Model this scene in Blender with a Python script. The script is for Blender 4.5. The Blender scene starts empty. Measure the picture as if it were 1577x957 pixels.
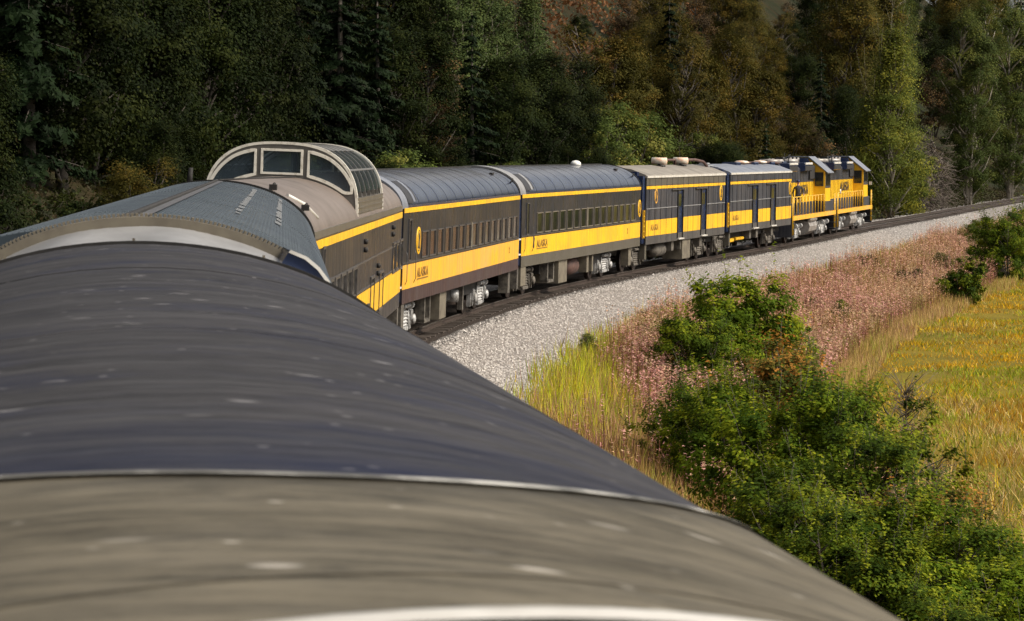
import bpy, bmesh, math, random
import numpy as np
from mathutils import Vector, Matrix
R = math.radians
random.seed(7); rng = np.random.default_rng(7)
S = bpy.context.scene
C = S.collection

# ------------------------------------------------------------------ camera
FPX, CAMH = 4700.0, 4.6                       # focal length in photograph pixels, eye height over the rails
cam_d = bpy.data.cameras.new('camera'); cam = bpy.data.objects.new('camera', cam_d); C.objects.link(cam)
cam.location = (0, 0, CAMH); cam.rotation_euler = (R(90 - 2.94), 0, 0)
cam_d.sensor_width = 36; cam_d.lens = 36 * FPX / 1577
cam_d.clip_start = .1; cam_d.clip_end = 4000
cam_d.dof.use_dof = True; cam_d.dof.focus_distance = 82; cam_d.dof.aperture_fstop = 13
S.camera = cam
# ------------------------------------------------------------------ light
SUN_EL, SUN_AZ = 42, 104                       # azimuth clockwise from +Y: sun high to the right, a little behind
W = bpy.data.worlds.new('World'); S.world = W; W.use_nodes = True
nt = W.node_tree; nt.nodes.clear()
sky = nt.nodes.new('ShaderNodeTexSky'); sky.sky_type = 'NISHITA'; sky.sun_disc = False
sky.sun_elevation = R(SUN_EL); sky.sun_rotation = R(SUN_AZ); sky.dust_density = 4; sky.air_density = 1.0; sky.ozone_density = 1
hs = nt.nodes.new('ShaderNodeHueSaturation'); hs.inputs['Saturation'].default_value = .22
bg = nt.nodes.new('ShaderNodeBackground'); bg.inputs['Strength'].default_value = .085
wo = nt.nodes.new('ShaderNodeOutputWorld')
nt.links.new(sky.outputs[0], hs.inputs['Color']); nt.links.new(hs.outputs[0], bg.inputs[0]); nt.links.new(bg.outputs[0], wo.inputs[0])
sun_d = bpy.data.lights.new('sun', 'SUN'); sun_d.energy = 2.6; sun_d.angle = R(24); sun_d.color = (1, .89, .72)
sun = bpy.data.objects.new('sun', sun_d); C.objects.link(sun)
el, az = R(SUN_EL), R(SUN_AZ)
sd = Vector((math.sin(az) * math.cos(el), math.cos(az) * math.cos(el), math.sin(el)))
sun.rotation_euler = (-sd).to_track_quat('-Z', 'Y').to_euler()
S.view_settings.view_transform = 'Standard'; S.view_settings.look = 'None'
S.view_settings.exposure = 0.92; S.view_settings.gamma = 1

# ------------------------------------------------------------------ materials
def hexc(h):
    v = [int(h[i:i+2], 16) / 255 for i in (0, 2, 4)]
    return tuple(x / 12.92 if x <= .04045 else ((x + .055) / 1.055) ** 2.4 for x in v) + (1,)
def rgb(c): return c if len(c) == 4 else tuple(c) + (1,)
class NT:
    def __init__(s, name):
        s.m = bpy.data.materials.new(name); s.m.use_nodes = True; s.t = s.m.node_tree; s.t.nodes.clear()
        s.out = s.n('ShaderNodeOutputMaterial'); s.p = s.n('ShaderNodeBsdfPrincipled'); s.l(s.p.outputs[0], s.out.inputs[0])
    def n(s, k, **kw):
        o = s.t.nodes.new(k)
        for a, b in kw.items(): setattr(o, a, b)
        return o
    def l(s, a, b): s.t.links.new(a, b)
    def coord(s, scale=(1, 1, 1), loc=(0, 0, 0), kind='Object'):
        tc = s.n('ShaderNodeTexCoord'); mp = s.n('ShaderNodeMapping'); s.l(tc.outputs[kind], mp.inputs[0])
        mp.inputs['Scale'].default_value = scale; mp.inputs['Location'].default_value = loc; return mp.outputs[0]
    def noise(s, scale=(1, 1, 1), sc=1, det=6, rough=.6, loc=(0, 0, 0), kind='Object', dist=0):
        t = s.n('ShaderNodeTexNoise'); s.l(s.coord(scale, loc, kind), t.inputs['Vector'])
        t.inputs['Scale'].default_value = sc; t.inputs['Detail'].default_value = det; t.inputs['Roughness'].default_value = rough
        t.inputs['Distortion'].default_value = dist
        return t.outputs['Fac']
    def ramp(s, f, lo, hi, a=0.0, b=1.0):
        r = s.n('ShaderNodeMapRange'); r.inputs[1].default_value = lo; r.inputs[2].default_value = hi
        r.inputs[3].default_value = a; r.inputs[4].default_value = b; s.l(f, r.inputs[0]); return r.outputs[0]
    def mix(s, f, a, b, mode='MIX'):
        m = s.n('ShaderNodeMix', data_type='RGBA', blend_type=mode)
        for i, v in ((0, f), (6, a), (7, b)):
            if hasattr(v, 'links') or isinstance(v, bpy.types.NodeSocket): s.l(v, m.inputs[i])
            else: m.inputs[i].default_value = v if i == 0 else rgb(v)
        return m.outputs[2]
    def mul(s, a, b):
        m = s.n('ShaderNodeMath', operation='MULTIPLY')
        for i, v in enumerate((a, b)):
            if isinstance(v, bpy.types.NodeSocket): s.l(v, m.inputs[i])
            else: m.inputs[i].default_value = v
        return m.outputs[0]
    def bump(s, h, st=.3, d=.02, nrm=None):
        b = s.n('ShaderNodeBump'); b.inputs['Strength'].default_value = st; b.inputs['Distance'].default_value = d
        s.l(h, b.inputs['Height']); s.l(b.outputs[0], s.p.inputs['Normal'])
        return b
    def fin(s, col, rough=.5, metal=0, spec=.5):
        for k, v in (('Base Color', col), ('Roughness', rough), ('Metallic', metal), ('Specular IOR Level', spec)):
            if isinstance(v, bpy.types.NodeSocket): s.l(v, s.p.inputs[k])
            else: s.p.inputs[k].default_value = rgb(v) if k == 'Base Color' else v
        return s.m

def side_paint(name, base, dirt, amount=.5, rough=.32, metal=0.0, grime=(.07, .055, .045), seed=0):
    """car side paint: vertical rain streaks of dirt over the base colour, blotches, road grime that is wear of the paint"""
    s = NT(name)
    st = s.noise((3.2, 3.2, .22), 1.6, 5, .65, (seed, 0, 0))
    bl = s.noise((.35, .35, .8), 1.1, 4, .6, (seed * 3, 5, 0))
    c = s.mix(s.mul(s.ramp(st, .42, .68), amount), base, dirt)
    c = s.mix(s.mul(s.ramp(bl, .45, .75), amount * .8), c, grime)
    s.bump(s.noise((.5, .5, .5), 2.2, 3, .5), .10, .02)
    return s.fin(c, s.ramp(st, .3, .75, rough, rough + .3), metal)
def simple(name, base, c2=None, rough=.5, metal=0, sc=3, lo=.4, hi=.7, bump=0, spec=.5, stretch=(1, 1, 1)):
    s = NT(name); f = s.noise(stretch, sc, 6, .65)
    c = s.mix(s.ramp(f, lo, hi), base, c2 or tuple(x * .6 for x in base[:3]))
    if bump: s.bump(f, bump, .02)
    return s.fin(c, rough, metal, spec)

M = {}
M['charcoal'] = side_paint('charcoal_paint', (.013, .016, .026), (.026, .027, .034), .5, .20, seed=1)
M['charcoal_b'] = side_paint('charcoal_paint_brown', (.014, .015, .020), (.024, .023, .029), .5, .22, seed=4)
M['baggage_dark'] = side_paint('baggage_dark_paint', (.016, .018, .027), (.09, .088, .092), .5, .38, seed=9)
M['navy'] = simple('navy_paint', (.012, .022, .065), (.03, .045, .09), .18, 0, 2)
M['yellow'] = side_paint('yellow_paint', (.82, .46, .012), (.55, .28, .02), .75, .33, grime=(.40, .22, .03), seed=2)
M['yellow_warm'] = side_paint('yellow_paint_warm', (.80, .40, .02), (.46, .24, .06), .8, .35, grime=(.55, .33, .12), seed=6)
M['yellow_loco'] = simple('yellow_loco_paint', (.80, .47, .01), (.62, .34, .015), .4, 0, 2.2)
M['skirt_purple'] = side_paint('skirt_purple', (.036, .018, .022), (.075, .055, .055), .5, .3, seed=3)
M['skirt_olive'] = side_paint('skirt_olive', (.065, .057, .040), (.10, .088, .07), .5, .5, seed=8)
M['skirt_grey'] = side_paint('skirt_grey', (.04, .036, .034), (.11, .10, .085), .5, .5, seed=12)
M['black'] = simple('black_underframe', (.009, .008, .008), (.02, .018, .016), .8, 0, 4)
M['rubber'] = simple('black_rubber', (.012, .012, .014), (.025, .025, .03), .6, 0, 5)
M['silver'] = simple('bogie_silver', (.46, .46, .46), (.13, .12, .11), .5, .25, 7, .38, .66, .3)
M['dirty_grey'] = simple('bogie_dirty_grey', (.13, .115, .095), (.035, .03, .026), .75, .1, 6, .4, .65, .3)
M['tan_box'] = simple('tan_box', (.15, .13, .095), (.08, .066, .05), .65, 0, 3)
M['steel'] = simple('wheel_steel', (.10, .08, .07), (.04, .03, .028), .6, .5, 8)
M['glass'] = simple('window_glass', (.012, .015, .014), (.028, .024, .018), .07, 0, .6, spec=.8)
M['glass_warm'] = simple('window_glass_warm', (.026, .016, .010), (.016, .018, .014), .10, 0, 1.2, spec=.7)
M['frame_grey'] = simple('window_frame_grey', (.09, .085, .085), (.045, .04, .04), .4, .2, 6)
M['offwhite'] = simple('offwhite_frame', (.66, .63, .56), (.32, .28, .22), .5, 0, 9, .5, .75, .1)
M['lettering'] = simple('lettering_dark', (.16, .085, .015), (.26, .15, .02), .6)
M['emblem_dark'] = simple('emblem_dark', (.03, .025, .03), None, .5)
M['skin'] = simple('skin', (.50, .28, .20), (.42, .22, .15), .5)
M['cloth_dark'] = simple('dark_cloth', (.018, .018, .022), (.035, .035, .04), .85)
M['cap_blue'] = simple('cap_blue', (.02, .03, .09), None, .8)
M['rust_pipe'] = simple('rust_pipe', (.09, .045, .035), (.04, .02, .018), .7)
M['rust_red'] = simple('rusty_rail', (.06, .042, .033), (.035, .025, .02), .6, .3, 9)
M['railtop'] = simple('rail_top', (.42, .39, .36), (.25, .22, .2), .3, .8, 5)
M['tank_silver'] = simple('tank_silver', (.36, .34, .32), (.16, .13, .11), .45, .3, 3, .35, .7)
M['lamp_white'] = simple('lamp_white', (.8, .8, .76), (.6, .58, .55), .3)
M['timber'] = simple('creosoted_timber', (.045, .033, .026), (.09, .07, .055), .85, 0, 12)
M['bark'] = simple('bark', (.10, .085, .07), (.04, .033, .027), .9, 0, 7, bump=.4)
M['bark_mid'] = simple('bark_mid', (.15, .12, .10), (.06, .048, .04), .9, 0, 5, bump=.3)
M['bark_pale'] = simple('bark_pale', (.30, .27, .22), (.12, .10, .085), .85, 0, 5, bump=.3)

def roof_mat(name, base, c2, streak=(9, .35, .35), rough=.42, c3=None, spots=None, seed=0, metal=0.1, rr=.2, bump=.12, zone=None, fine=False, navy=False, spec=.5):
    s = NT(name)
    st = s.noise(streak, 1.5, 7, .7, (seed, 0, 0), dist=.25)
    bl = s.noise((1.1, .7, .7) if fine else (.5, .5, .5), 1.7, 7 if fine else 5, .7 if fine else .6, (seed, 3, 1))
    c = s.mix(s.ramp(st, .36, .66), base, c2)
    if c3: c = s.mix(s.ramp(bl, .48, .68, 0, .8), c, c3)
    if spots:
        v = s.n('ShaderNodeTexVoronoi'); s.l(s.coord((4.6, 2.6, 2.6), (seed, 0, 0)), v.inputs['Vector']); v.inputs['Scale'].default_value = 1.5
        c = s.mix(s.mul(s.ramp(v.outputs['Distance'], .15, .07, 0, .8), s.ramp(s.noise((1, 1, 1), 1.1, 3, .6, (seed, 8, 8)), .47, .60)), c, spots); v = s.n('ShaderNodeTexVoronoi'); s.l(s.coord((7, 5, 5), (seed, 4, 0)), v.inputs['Vector']); v.inputs['Scale'].default_value = 1.3
        c = s.mix(s.ramp(v.outputs['Distance'], .09, .04, 0, .8), c, spots)
    if fine:
        f2 = s.noise((5.5, .45, .45), 1.5, 8, .75, (seed, 9, 0), dist=.35); c = s.mix(s.ramp(f2, .46, .66, 0, .50), c, tuple(x * 1.9 for x in c2)); st = f2
        f4 = s.noise((17, 3.0, 3.0), 1.5, 6, .8, (seed, 1, 3)); c = s.mix(s.ramp(f4, .42, .68, 0, .45), c, tuple(x * 2.0 for x in c2)); c = s.mix(s.ramp(f4, .46, .30, 0, .6), c, tuple(x * .5 for x in base))
        f3 = s.noise((1.0, .8, .8), 2.4, 6, .75, (seed, 2, 7)); c = s.mix(s.ramp(f3, .58, .74, 0, .5), c, tuple(x * .55 for x in base))
    if zone:                                               # the paint is less faded, still navy, next to the cowl
        tc = s.n('ShaderNodeTexCoord'); sp = s.n('ShaderNodeSeparateXYZ'); s.l(tc.outputs['Object'], sp.inputs[0])
        ad = s.n('ShaderNodeMath', operation='MULTIPLY_ADD'); s.l(s.noise((2.2, .8, .8), 1.5, 6, .7), ad.inputs[0]); ad.inputs[1].default_value = 3.6; s.l(sp.outputs[0], ad.inputs[2])
        c = s.mix(s.ramp(ad.outputs[0], zone + 2.9, zone + 1.0, 0, .65), c, (.008, .013, .040))
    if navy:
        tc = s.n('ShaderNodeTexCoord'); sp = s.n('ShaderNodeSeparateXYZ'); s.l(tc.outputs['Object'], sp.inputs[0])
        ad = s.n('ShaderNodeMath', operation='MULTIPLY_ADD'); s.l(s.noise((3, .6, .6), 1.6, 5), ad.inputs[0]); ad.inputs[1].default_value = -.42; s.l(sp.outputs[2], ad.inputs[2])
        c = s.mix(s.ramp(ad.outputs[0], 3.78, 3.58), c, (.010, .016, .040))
    s.bump(st, bump, .012)
    return s.fin(c, s.ramp(bl, .35, .7, rough, rough + rr), metal, spec)
M['roof_dark'] = roof_mat('roof_dark_grey', (.013, .0125, .014), (.038, .0365, .039), (4.5, .35, .35), .5, (.011, .016, .040), (.34, .33, .34), seed=2, zone=28.4, fine=True, spec=.05, metal=0, bump=.3)
M['roof_cowl'] = roof_mat('roof_beige_cowl', (.034, .030, .021), (.105, .091, .066), (3, 1.6, 1.6), .45, (.024, .021, .016), (.50, .47, .42), seed=5, fine=True, spec=.08, metal=0, bump=.25)
M['roof_tan'] = roof_mat('roof_tan', (.135, .105, .088), (.175, .14, .118), (.8, .8, .8), .38, (.10, .082, .07), seed=7)
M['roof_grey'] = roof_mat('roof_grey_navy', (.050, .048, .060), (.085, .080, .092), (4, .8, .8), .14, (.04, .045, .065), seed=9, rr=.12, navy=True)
M['roof_blue'] = roof_mat('roof_blue_grey', (.036, .050, .062), (.060, .076, .090), (.5, 1.1, 1.1), .26, (.038, .05, .068), seed=11, rr=.15)
M['roof_bag'] = roof_mat('roof_baggage_tan', (.19, .165, .135), (.26, .23, .19), (2, .5, .5), .42, (.12, .108, .095), seed=13)
M['roof_bag_blue'] = roof_mat('roof_baggage_blue', (.13, .14, .17), (.21, .22, .25), (2, .5, .5), .36, (.10, .12, .17), seed=15)
M['bead'] = simple('worn_bead', (.11, .10, .08), (.75, .72, .66), .35, 0, 1.6, .52, .62)
M['canvas'] = simple('grey_canvas', (.24, .24, .245), (.165, .165, .17), .5, 0, 2.5, .35, .7, .2)
M['streak_grey'] = simple('streak_grey', (.20, .20, .20), (.10, .11, .12), .5, 0, 6)
M['white_metal'] = simple('white_metal', (.62, .60, .56), (.40, .37, .33), .35, 0, 5)
M['dome_metal'] = simple('dome_metal', (.15, .14, .125), (.085, .078, .07), .35, .3, 3)
# dome glass: a real thin pane, partly see-through
s = NT('dome_glass'); s.fin((.045, .065, .085), .09, 0, .8)
tr = s.n('ShaderNodeBsdfTransparent'); tr.inputs[0].default_value = (.62, .72, .78, 1)
mx = s.n('ShaderNodeMixShader'); mx.inputs[0].default_value = .62; s.l(tr.outputs[0], mx.inputs[1]); s.l(s.p.outputs[0], mx.inputs[2]); s.l(mx.outputs[0], s.out.inputs[0]); M['dome_glass'] = s.m

def leaf_mat(name, cols, rand_amt=.35, trans=.3, rough=.6):
    """cols: dark, mid, accent, chosen leaf by leaf through the mesh attribute 'tone'"""
    s = NT(name)
    at = s.n('ShaderNodeAttribute', attribute_name='tone')
    cr = s.n('ShaderNodeValToRGB'); e = cr.color_ramp.elements
    e[0].position = .0; e[0].color = rgb(cols[0]); e[1].position = .95; e[1].color = rgb(cols[2])
    k = e.new(.55); k.color = rgb(cols[1]); s.l(at.outputs['Fac'], cr.inputs[0])
    oi = s.n('ShaderNodeObjectInfo'); h = s.n('ShaderNodeHueSaturation')
    s.l(cr.outputs[0], h.inputs['Color']); s.l(s.ramp(oi.outputs['Random'], 0, 1, 1 - rand_amt, 1 + rand_amt), h.inputs['Value'])
    s.p.inputs['Roughness'].default_value = rough; s.p.inputs['Specular IOR Level'].default_value = .04
    s.l(h.outputs[0], s.p.inputs['Base Color'])
    t = s.n('ShaderNodeBsdfTranslucent'); s.l(h.outputs[0], t.inputs[0])
    mx = s.n('ShaderNodeMixShader'); mx.inputs[0].default_value = trans
    s.l(s.p.outputs[0], mx.inputs[1]); s.l(t.outputs[0], mx.inputs[2]); s.l(mx.outputs[0], s.out.inputs[0])
    return s.m
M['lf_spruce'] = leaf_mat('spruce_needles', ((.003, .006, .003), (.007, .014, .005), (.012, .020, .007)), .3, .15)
M['lf_dark'] = leaf_mat('dark_leaves', ((.005, .009, .003), (.013, .020, .005), (.028, .034, .007)), .3, .25)
M['lf_poplar'] = leaf_mat('poplar_leaves', ((.034, .050, .014), (.060, .080, .020), (.12, .125, .026)), .2, .3)
M['lf_poplar_light'] = leaf_mat('poplar_light_leaves', ((.060, .080, .018), (.125, .150, .028), (.27, .25, .035)), .1, .35)
M['lf_poplar_mid'] = leaf_mat('poplar_mid_leaves', ((.036, .056, .020), (.070, .098, .032), (.12, .14, .040)), .12, .3)
M['lf_alder_lit'] = leaf_mat('alder_lit_leaves', ((.032, .064, .007), (.115, .175, .012), (.31, .33, .02)), .15, .4)  # brighter copy of the alder leaves, sunlit look put into the colour
M['lf_olive'] = leaf_mat('olive_leaves', ((.030, .029, .007), (.062, .056, .012), (.13, .085, .016)), .3, .3)
M['lf_brown'] = leaf_mat('brown_leaves', ((.020, .014, .009), (.055, .038, .020), (.13, .075, .025)), .25, .25)
M['lf_bright'] = leaf_mat('bright_leaves', ((.035, .055, .015), (.095, .125, .028), (.24, .22, .05)), .2, .35)
M['lf_alder'] = leaf_mat('alder_leaves', ((.015, .031, .005), (.066, .105, .009), (.23, .25, .015)), .15, .3)
M['lf_alder_orange'] = leaf_mat('alder_turning_leaves', ((.025, .045, .010), (.100, .105, .020), (.46, .20, .04)), .15, .3)
def col_mat(name, trans=.3):
    s = NT(name); at = s.n('ShaderNodeAttribute', attribute_name='col')
    s.l(at.outputs['Color'], s.p.inputs['Base Color']); s.p.inputs['Roughness'].default_value = .7; s.p.inputs['Specular IOR Level'].default_value = .2
    t = s.n('ShaderNodeBsdfTranslucent'); s.l(at.outputs['Color'], t.inputs[0])
    mx = s.n('ShaderNodeMixShader'); mx.inputs[0].default_value = trans
    s.l(s.p.outputs[0], mx.inputs[1]); s.l(t.outputs[0], mx.inputs[2]); s.l(mx.outputs[0], s.out.inputs[0]); return s.m
M['plants'] = col_mat('field_plants'); M['stones'] = col_mat('ballast_stones', 0.0)

# ------------------------------------------------------------------ object helpers
def tag(o, label=None, cat=None, group=None, kind=None):
    if label: o['label'] = label
    if cat: o['category'] = cat
    if group: o['group'] = group
    if kind: o['kind'] = kind
    return o
def empty(name, loc=(0, 0, 0), rot=(0, 0, 0)):
    o = bpy.data.objects.new(name, None); C.objects.link(o); o.location = loc; o.rotation_euler = rot; o.empty_display_size = .5; return o
def link(name, me, mat=None, parent=None, loc=None, rot=None, scale=None):
    o = bpy.data.objects.new(name, me); C.objects.link(o)
    if mat is not None and not me.materials: me.materials.append(mat)
    if parent: o.parent = parent
    if loc: o.location = loc
    if rot: o.rotation_euler = rot
    if scale: o.scale = scale
    return o
class MB:
    def __init__(s): s.v = []; s.f = []; s.sm = []
    def add(s, vs, fs, smooth=False):
        k = len(s.v); s.v += [tuple(p) for p in vs]; s.f += [tuple(i + k for i in f) for f in fs]; s.sm += [smooth] * len(fs); return s
    def box(s, x0, x1, y0, y1, z0, z1, bev=0):
        if bev <= 0:
            v = [(x, y, z) for x in (x0, x1) for y in (y0, y1) for z in (z0, z1)]
            return s.add(v, [(0, 1, 3, 2), (4, 6, 7, 5), (0, 4, 5, 1), (2, 3, 7, 6), (0, 2, 6, 4), (1, 5, 7, 3)])
        b = min(bev, (x1-x0)*.45, (y1-y0)*.45, (z1-z0)*.45)
        sec = [(y0+b, z0), (y1-b, z0), (y1, z0+b), (y1, z1-b), (y1-b, z1), (y0+b, z1), (y0, z1-b), (y0, z0+b)]
        return s.extr(sec, x0, x1)
    def extr(s, sec, x0, x1, caps=True, closed=True, n=1, smooth=False):
        m = len(sec); vs = []
        for i in range(n + 1):
            x = x0 + (x1 - x0) * i / n; vs += [(x, y, z) for y, z in sec]
        fs = []
        for i in range(n):
            for j in range(m if closed else m - 1):
                a, b = i * m + j, i * m + (j + 1) % m; fs.append((a, b, b + m, a + m))
        s.add(vs, fs, smooth)
        if caps:
            for ring in (vs[:m][::-1], vs[n * m:]): s.add(ring, [tuple(range(m))])       # caps keep their own corners so the barrel shades cleanly
        return s
    def tube(s, pts, r, seg=6, smooth=True, caps=True):
        pts = [Vector(p) for p in pts]; rs = r if isinstance(r, (list, tuple)) else [r] * len(pts)
        up = Vector((0, 0, 1)); vs = []; prev = None
        for i, p in enumerate(pts):
            d = (pts[min(i + 1, len(pts) - 1)] - pts[max(i - 1, 0)]).normalized()
            if prev is None: u = d.cross(up if abs(d.z) < .9 else Vector((1, 0, 0))).normalized()
            else: u = (prev - d * prev.dot(d)).normalized()
            w = d.cross(u); prev = u
            vs += [p + (u * math.cos(t) + w * math.sin(t)) * rs[i] for t in [2 * math.pi * j / seg for j in range(seg)]]
        fs = [(i * seg + j, i * seg + (j + 1) % seg, (i + 1) * seg + (j + 1) % seg, (i + 1) * seg + j) for i in range(len(pts) - 1) for j in range(seg)]
        s.add(vs, fs, smooth)
        if caps:
            k = len(s.v) - len(vs); s.f.append(tuple(k + j for j in reversed(range(seg)))); s.f.append(tuple(len(s.v) - seg + j for j in range(seg))); s.sm += [False] * 2
        return s
    def lathe(s, prof, axis='x', seg=16, at=(0, 0, 0)):
        """prof: list of (along, radius)"""
        vs = []
        for a, r in prof:
            for j in range(seg):
                t = 2 * math.pi * j / seg; c, d = r * math.cos(t), r * math.sin(t)
                p = {'x': (a, c, d), 'y': (d, a, c), 'z': (c, d, a)}[axis]; vs.append((p[0] + at[0], p[1] + at[1], p[2] + at[2]))
        fs = [(i * seg + j, i * seg + (j + 1) % seg, (i + 1) * seg + (j + 1) % seg, (i + 1) * seg + j) for i in range(len(prof) - 1) for j in range(seg)]
        s.add(vs, fs, True); k = len(s.v) - len(vs)
        s.f.append(tuple(k + j for j in reversed(range(seg)))); s.f.append(tuple(len(s.v) - seg + j for j in range(seg))); s.sm += [False] * 2
        return s
    def mesh(s, name, mat=None):
        me = bpy.data.meshes.new(name); me.from_pydata(s.v, [], s.f); me.polygons.foreach_set('use_smooth', s.sm)
        bm = bmesh.new(); bm.from_mesh(me); bmesh.ops.recalc_face_normals(bm, faces=bm.faces); bm.to_mesh(me); bm.free()
        if mat: me.materials.append(mat)
        return me
    def build(s, name, mat, parent=None, **kw): return link(name, s.mesh(name), mat, parent, **kw)

# ------------------------------------------------------------------ the line of the track (plan view, metres)
def side_to_centre(X, Z, th, w=1.5): return (X - w * math.cos(th), Z + w * math.sin(th))
ENDS = {  # near end, far end of each vehicle's centre line; lean to the right in degrees
    'own':  ((3.2, -23.5), (-1.97, 16.1), 2.2),
    'blue': ((-2.40, 17.5), (-4.60, 46.9), 2.2),
    'dome': ((-4.62, 47.5), (-4.13, 72.2), 2.2),
    'c3':   ((-4.09, 72.9), (-1.27, 95.3), 2.0),
    'c4':   ((-1.17, 96.5), (3.51, 118.8), 1.4),
    'c5':   ((3.80, 120.15), (8.02, 136.4), 1.2),
    'c6':   ((8.36, 137.9), (12.59, 154.1), .8),
    'l7':   ((12.80, 155.0), (16.75, 171.9), .4),
    'l8':   ((16.95, 172.7), (20.85, 189.4), .3)}
knots = [(7.9, -58), (5.2, -38)]
for k, (a, b, _) in ENDS.items():
    for t in (.15, .85): knots.append((a[0] + (b[0] - a[0]) * t, a[1] + (b[1] - a[1]) * t))
knots += [(27.6, 216), (36.0, 250), (50.4, 307), (74.6, 402), (125, 600), (227, 1000)]
kx = np.array([k[0] for k in knots]); kz = np.array([k[1] for k in knots])
def nat_spline(x, y, q):
    n = len(x); h = np.diff(x); A = np.eye(n); r = np.zeros(n)
    for i in range(1, n - 1):
        A[i, i-1], A[i, i], A[i, i+1] = h[i-1], 2 * (h[i-1] + h[i]), h[i]; r[i] = 3 * ((y[i+1] - y[i]) / h[i] - (y[i] - y[i-1]) / h[i-1])
    c = np.linalg.solve(A, r); b = np.diff(y) / h - h * (2 * c[:-1] + c[1:]) / 3; d = np.diff(c) / (3 * h)
    i = np.clip(np.searchsorted(x, q) - 1, 0, n - 2); t = q - x[i]; return y[i] + b[i] * t + c[i] * t * t + d[i] * t ** 3
q = np.arange(-56, 900, 1.0); px_ = nat_spline(kz, kx, q)
ker = np.hanning(19); ker /= ker.sum(); pad = np.r_[px_[0] + (px_[1]-px_[0]) * np.arange(-9, 0), px_, px_[-1] + (px_[-1]-px_[-2]) * np.arange(1, 10)]
px_ = np.convolve(pad, ker, 'valid')
PATH = np.stack([px_, q], 1)
TAN = np.gradient(PATH, axis=0); TAN /= np.linalg.norm(TAN, axis=1)[:, None]
RGT = np.stack([TAN[:, 1], -TAN[:, 0]], 1)
def lateral(X, Y):
    """signed distance right of the track for arrays of points"""
    X = np.atleast_1d(np.asarray(X, float)); Y = np.atleast_1d(np.asarray(Y, float)); out = np.empty(X.shape)
    for k in range(0, len(X), 4000):
        d = (X[k:k+4000, None] - PATH[None, ::2, 0]) ** 2 + (Y[k:k+4000, None] - PATH[None, ::2, 1]) ** 2; i = d.argmin(1) * 2
        out[k:k+4000] = (X[k:k+4000] - PATH[i, 0]) * RGT[i, 0] + (Y[k:k+4000] - PATH[i, 1]) * RGT[i, 1]
    return out
# value noise for python-side placement
_g = rng.random((256, 256))
def vnoise(x, y, sc=1.0):
    x = np.asarray(x, float) * sc + 1000; y = np.asarray(y, float) * sc + 1000; i = np.floor(x).astype(int); j = np.floor(y).astype(int); fx = x - i; fy = y - j
    fx = fx * fx * (3 - 2 * fx); fy = fy * fy * (3 - 2 * fy); g = lambda a, b: _g[a % 256, b % 256]
    return (g(i, j) * (1 - fx) + g(i + 1, j) * fx) * (1 - fy) + (g(i, j + 1) * (1 - fx) + g(i + 1, j + 1) * fx) * fy
PL = np.array([-260, -150, -90, -60, -30, -12, -7.5, -5.2, -3.6, -2.1, -1.45, 0, 1.45, 2.1, 4.3, 5.4, 8.6, 12, 30, 260])
PH = np.array([125, 92, 58, 35, 11.5, 1.2, -.35, -.55, -.5, -.2, -.16, -.14, -.16, -.2, -.82, -1.05, -1.95, -2.1, -2.15, -2.3])
def gh(lat, X, Y):
    h = np.interp(lat, PL, PH); m = np.clip((np.abs(lat) - 4.5) / 8, 0, 1)
    return h + m * ((vnoise(X, Y, .12) - .5) * np.where(lat < 0, 2.2, .35) + (vnoise(X, Y, .5) - .5) * .3)
def ground_at(X, Y):
    return gh(lateral(X, Y), np.atleast_1d(X), np.atleast_1d(Y))

# ------------------------------------------------------------------ ground, ballast, rails
def sheet(name, lats, s0, s1, step, mat, lift=0.0, kind='structure'):
    idx = np.arange(s0, s1, step); L = np.array(lats, float)
    P = PATH[idx][:, None, :] + RGT[idx][:, None, :] * L[None, :, None]
    H = gh(np.broadcast_to(L, P.shape[:2]), P[..., 0], P[..., 1]) + lift
    V = np.concatenate([P, H[..., None]], 2).reshape(-1, 3); n, m = P.shape[:2]
    a = (np.arange(n - 1)[:, None] * m + np.arange(m - 1)[None, :]).ravel(); F = np.stack([a, a + 1, a + m + 1, a + m], 1)
    me = bpy.data.meshes.new(name); me.from_pydata(V.tolist(), [], F.tolist()); me.polygons.foreach_set('use_smooth', [True] * len(F))
    o = link(name, me, mat); tag(o, kind=kind); return o
s = NT('meadow_ground')
n1 = s.noise((1, 1, 1), .09, 5, .6, kind='Object'); n2 = s.noise((1, 1, 1), 1.6, 6, .7)
c = s.mix(s.ramp(n1, .4, .6), (.21, .155, .016), (.13, .115, .014)); c = s.mix(s.ramp(n2, .35, .7, 0, .6), c, (.11, .07, .016)); s.bump(n2, .6, .15)
M['meadow'] = s.fin(c, .95, 0, .1)
s = NT('forest_floor'); n1 = s.noise((1, 1, 1), .12, 5, .6); n2 = s.noise((1, 1, 1), 2.2, 6, .7)
c = s.mix(s.ramp(n1, .42, .6), (.012, .014, .007), (.030, .020, .010)); c = s.mix(s.ramp(n2, .4, .7, 0, .6), c, (.02, .026, .008)); s.bump(n2, .8, .2)
M['forest_floor'] = s.fin(c, .95, 0, .1)
s = NT('ballast')
v = s.n('ShaderNodeTexVoronoi'); s.l(s.coord((1, 1, 1)), v.inputs['Vector']); v.inputs['Scale'].default_value = 15
c = s.mix(s.ramp(v.outputs['Distance'], .05, .5), (.38, .35, .33), (.17, .155, .145)); c = s.mix(s.ramp(s.noise((1, 1, 1), 6, 3), .4, .7, 0, .5), c, (.27, .24, .22))
s.bump(v.outputs['Distance'], 1, -.05); M['ballast'] = s.fin(c, .9, 0, .2)
s = NT('oiled_ballast')
v = s.n('ShaderNodeTexVoronoi'); s.l(s.coord((1, 1, 1)), v.inputs['Vector']); v.inputs['Scale'].default_value = 15
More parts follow.
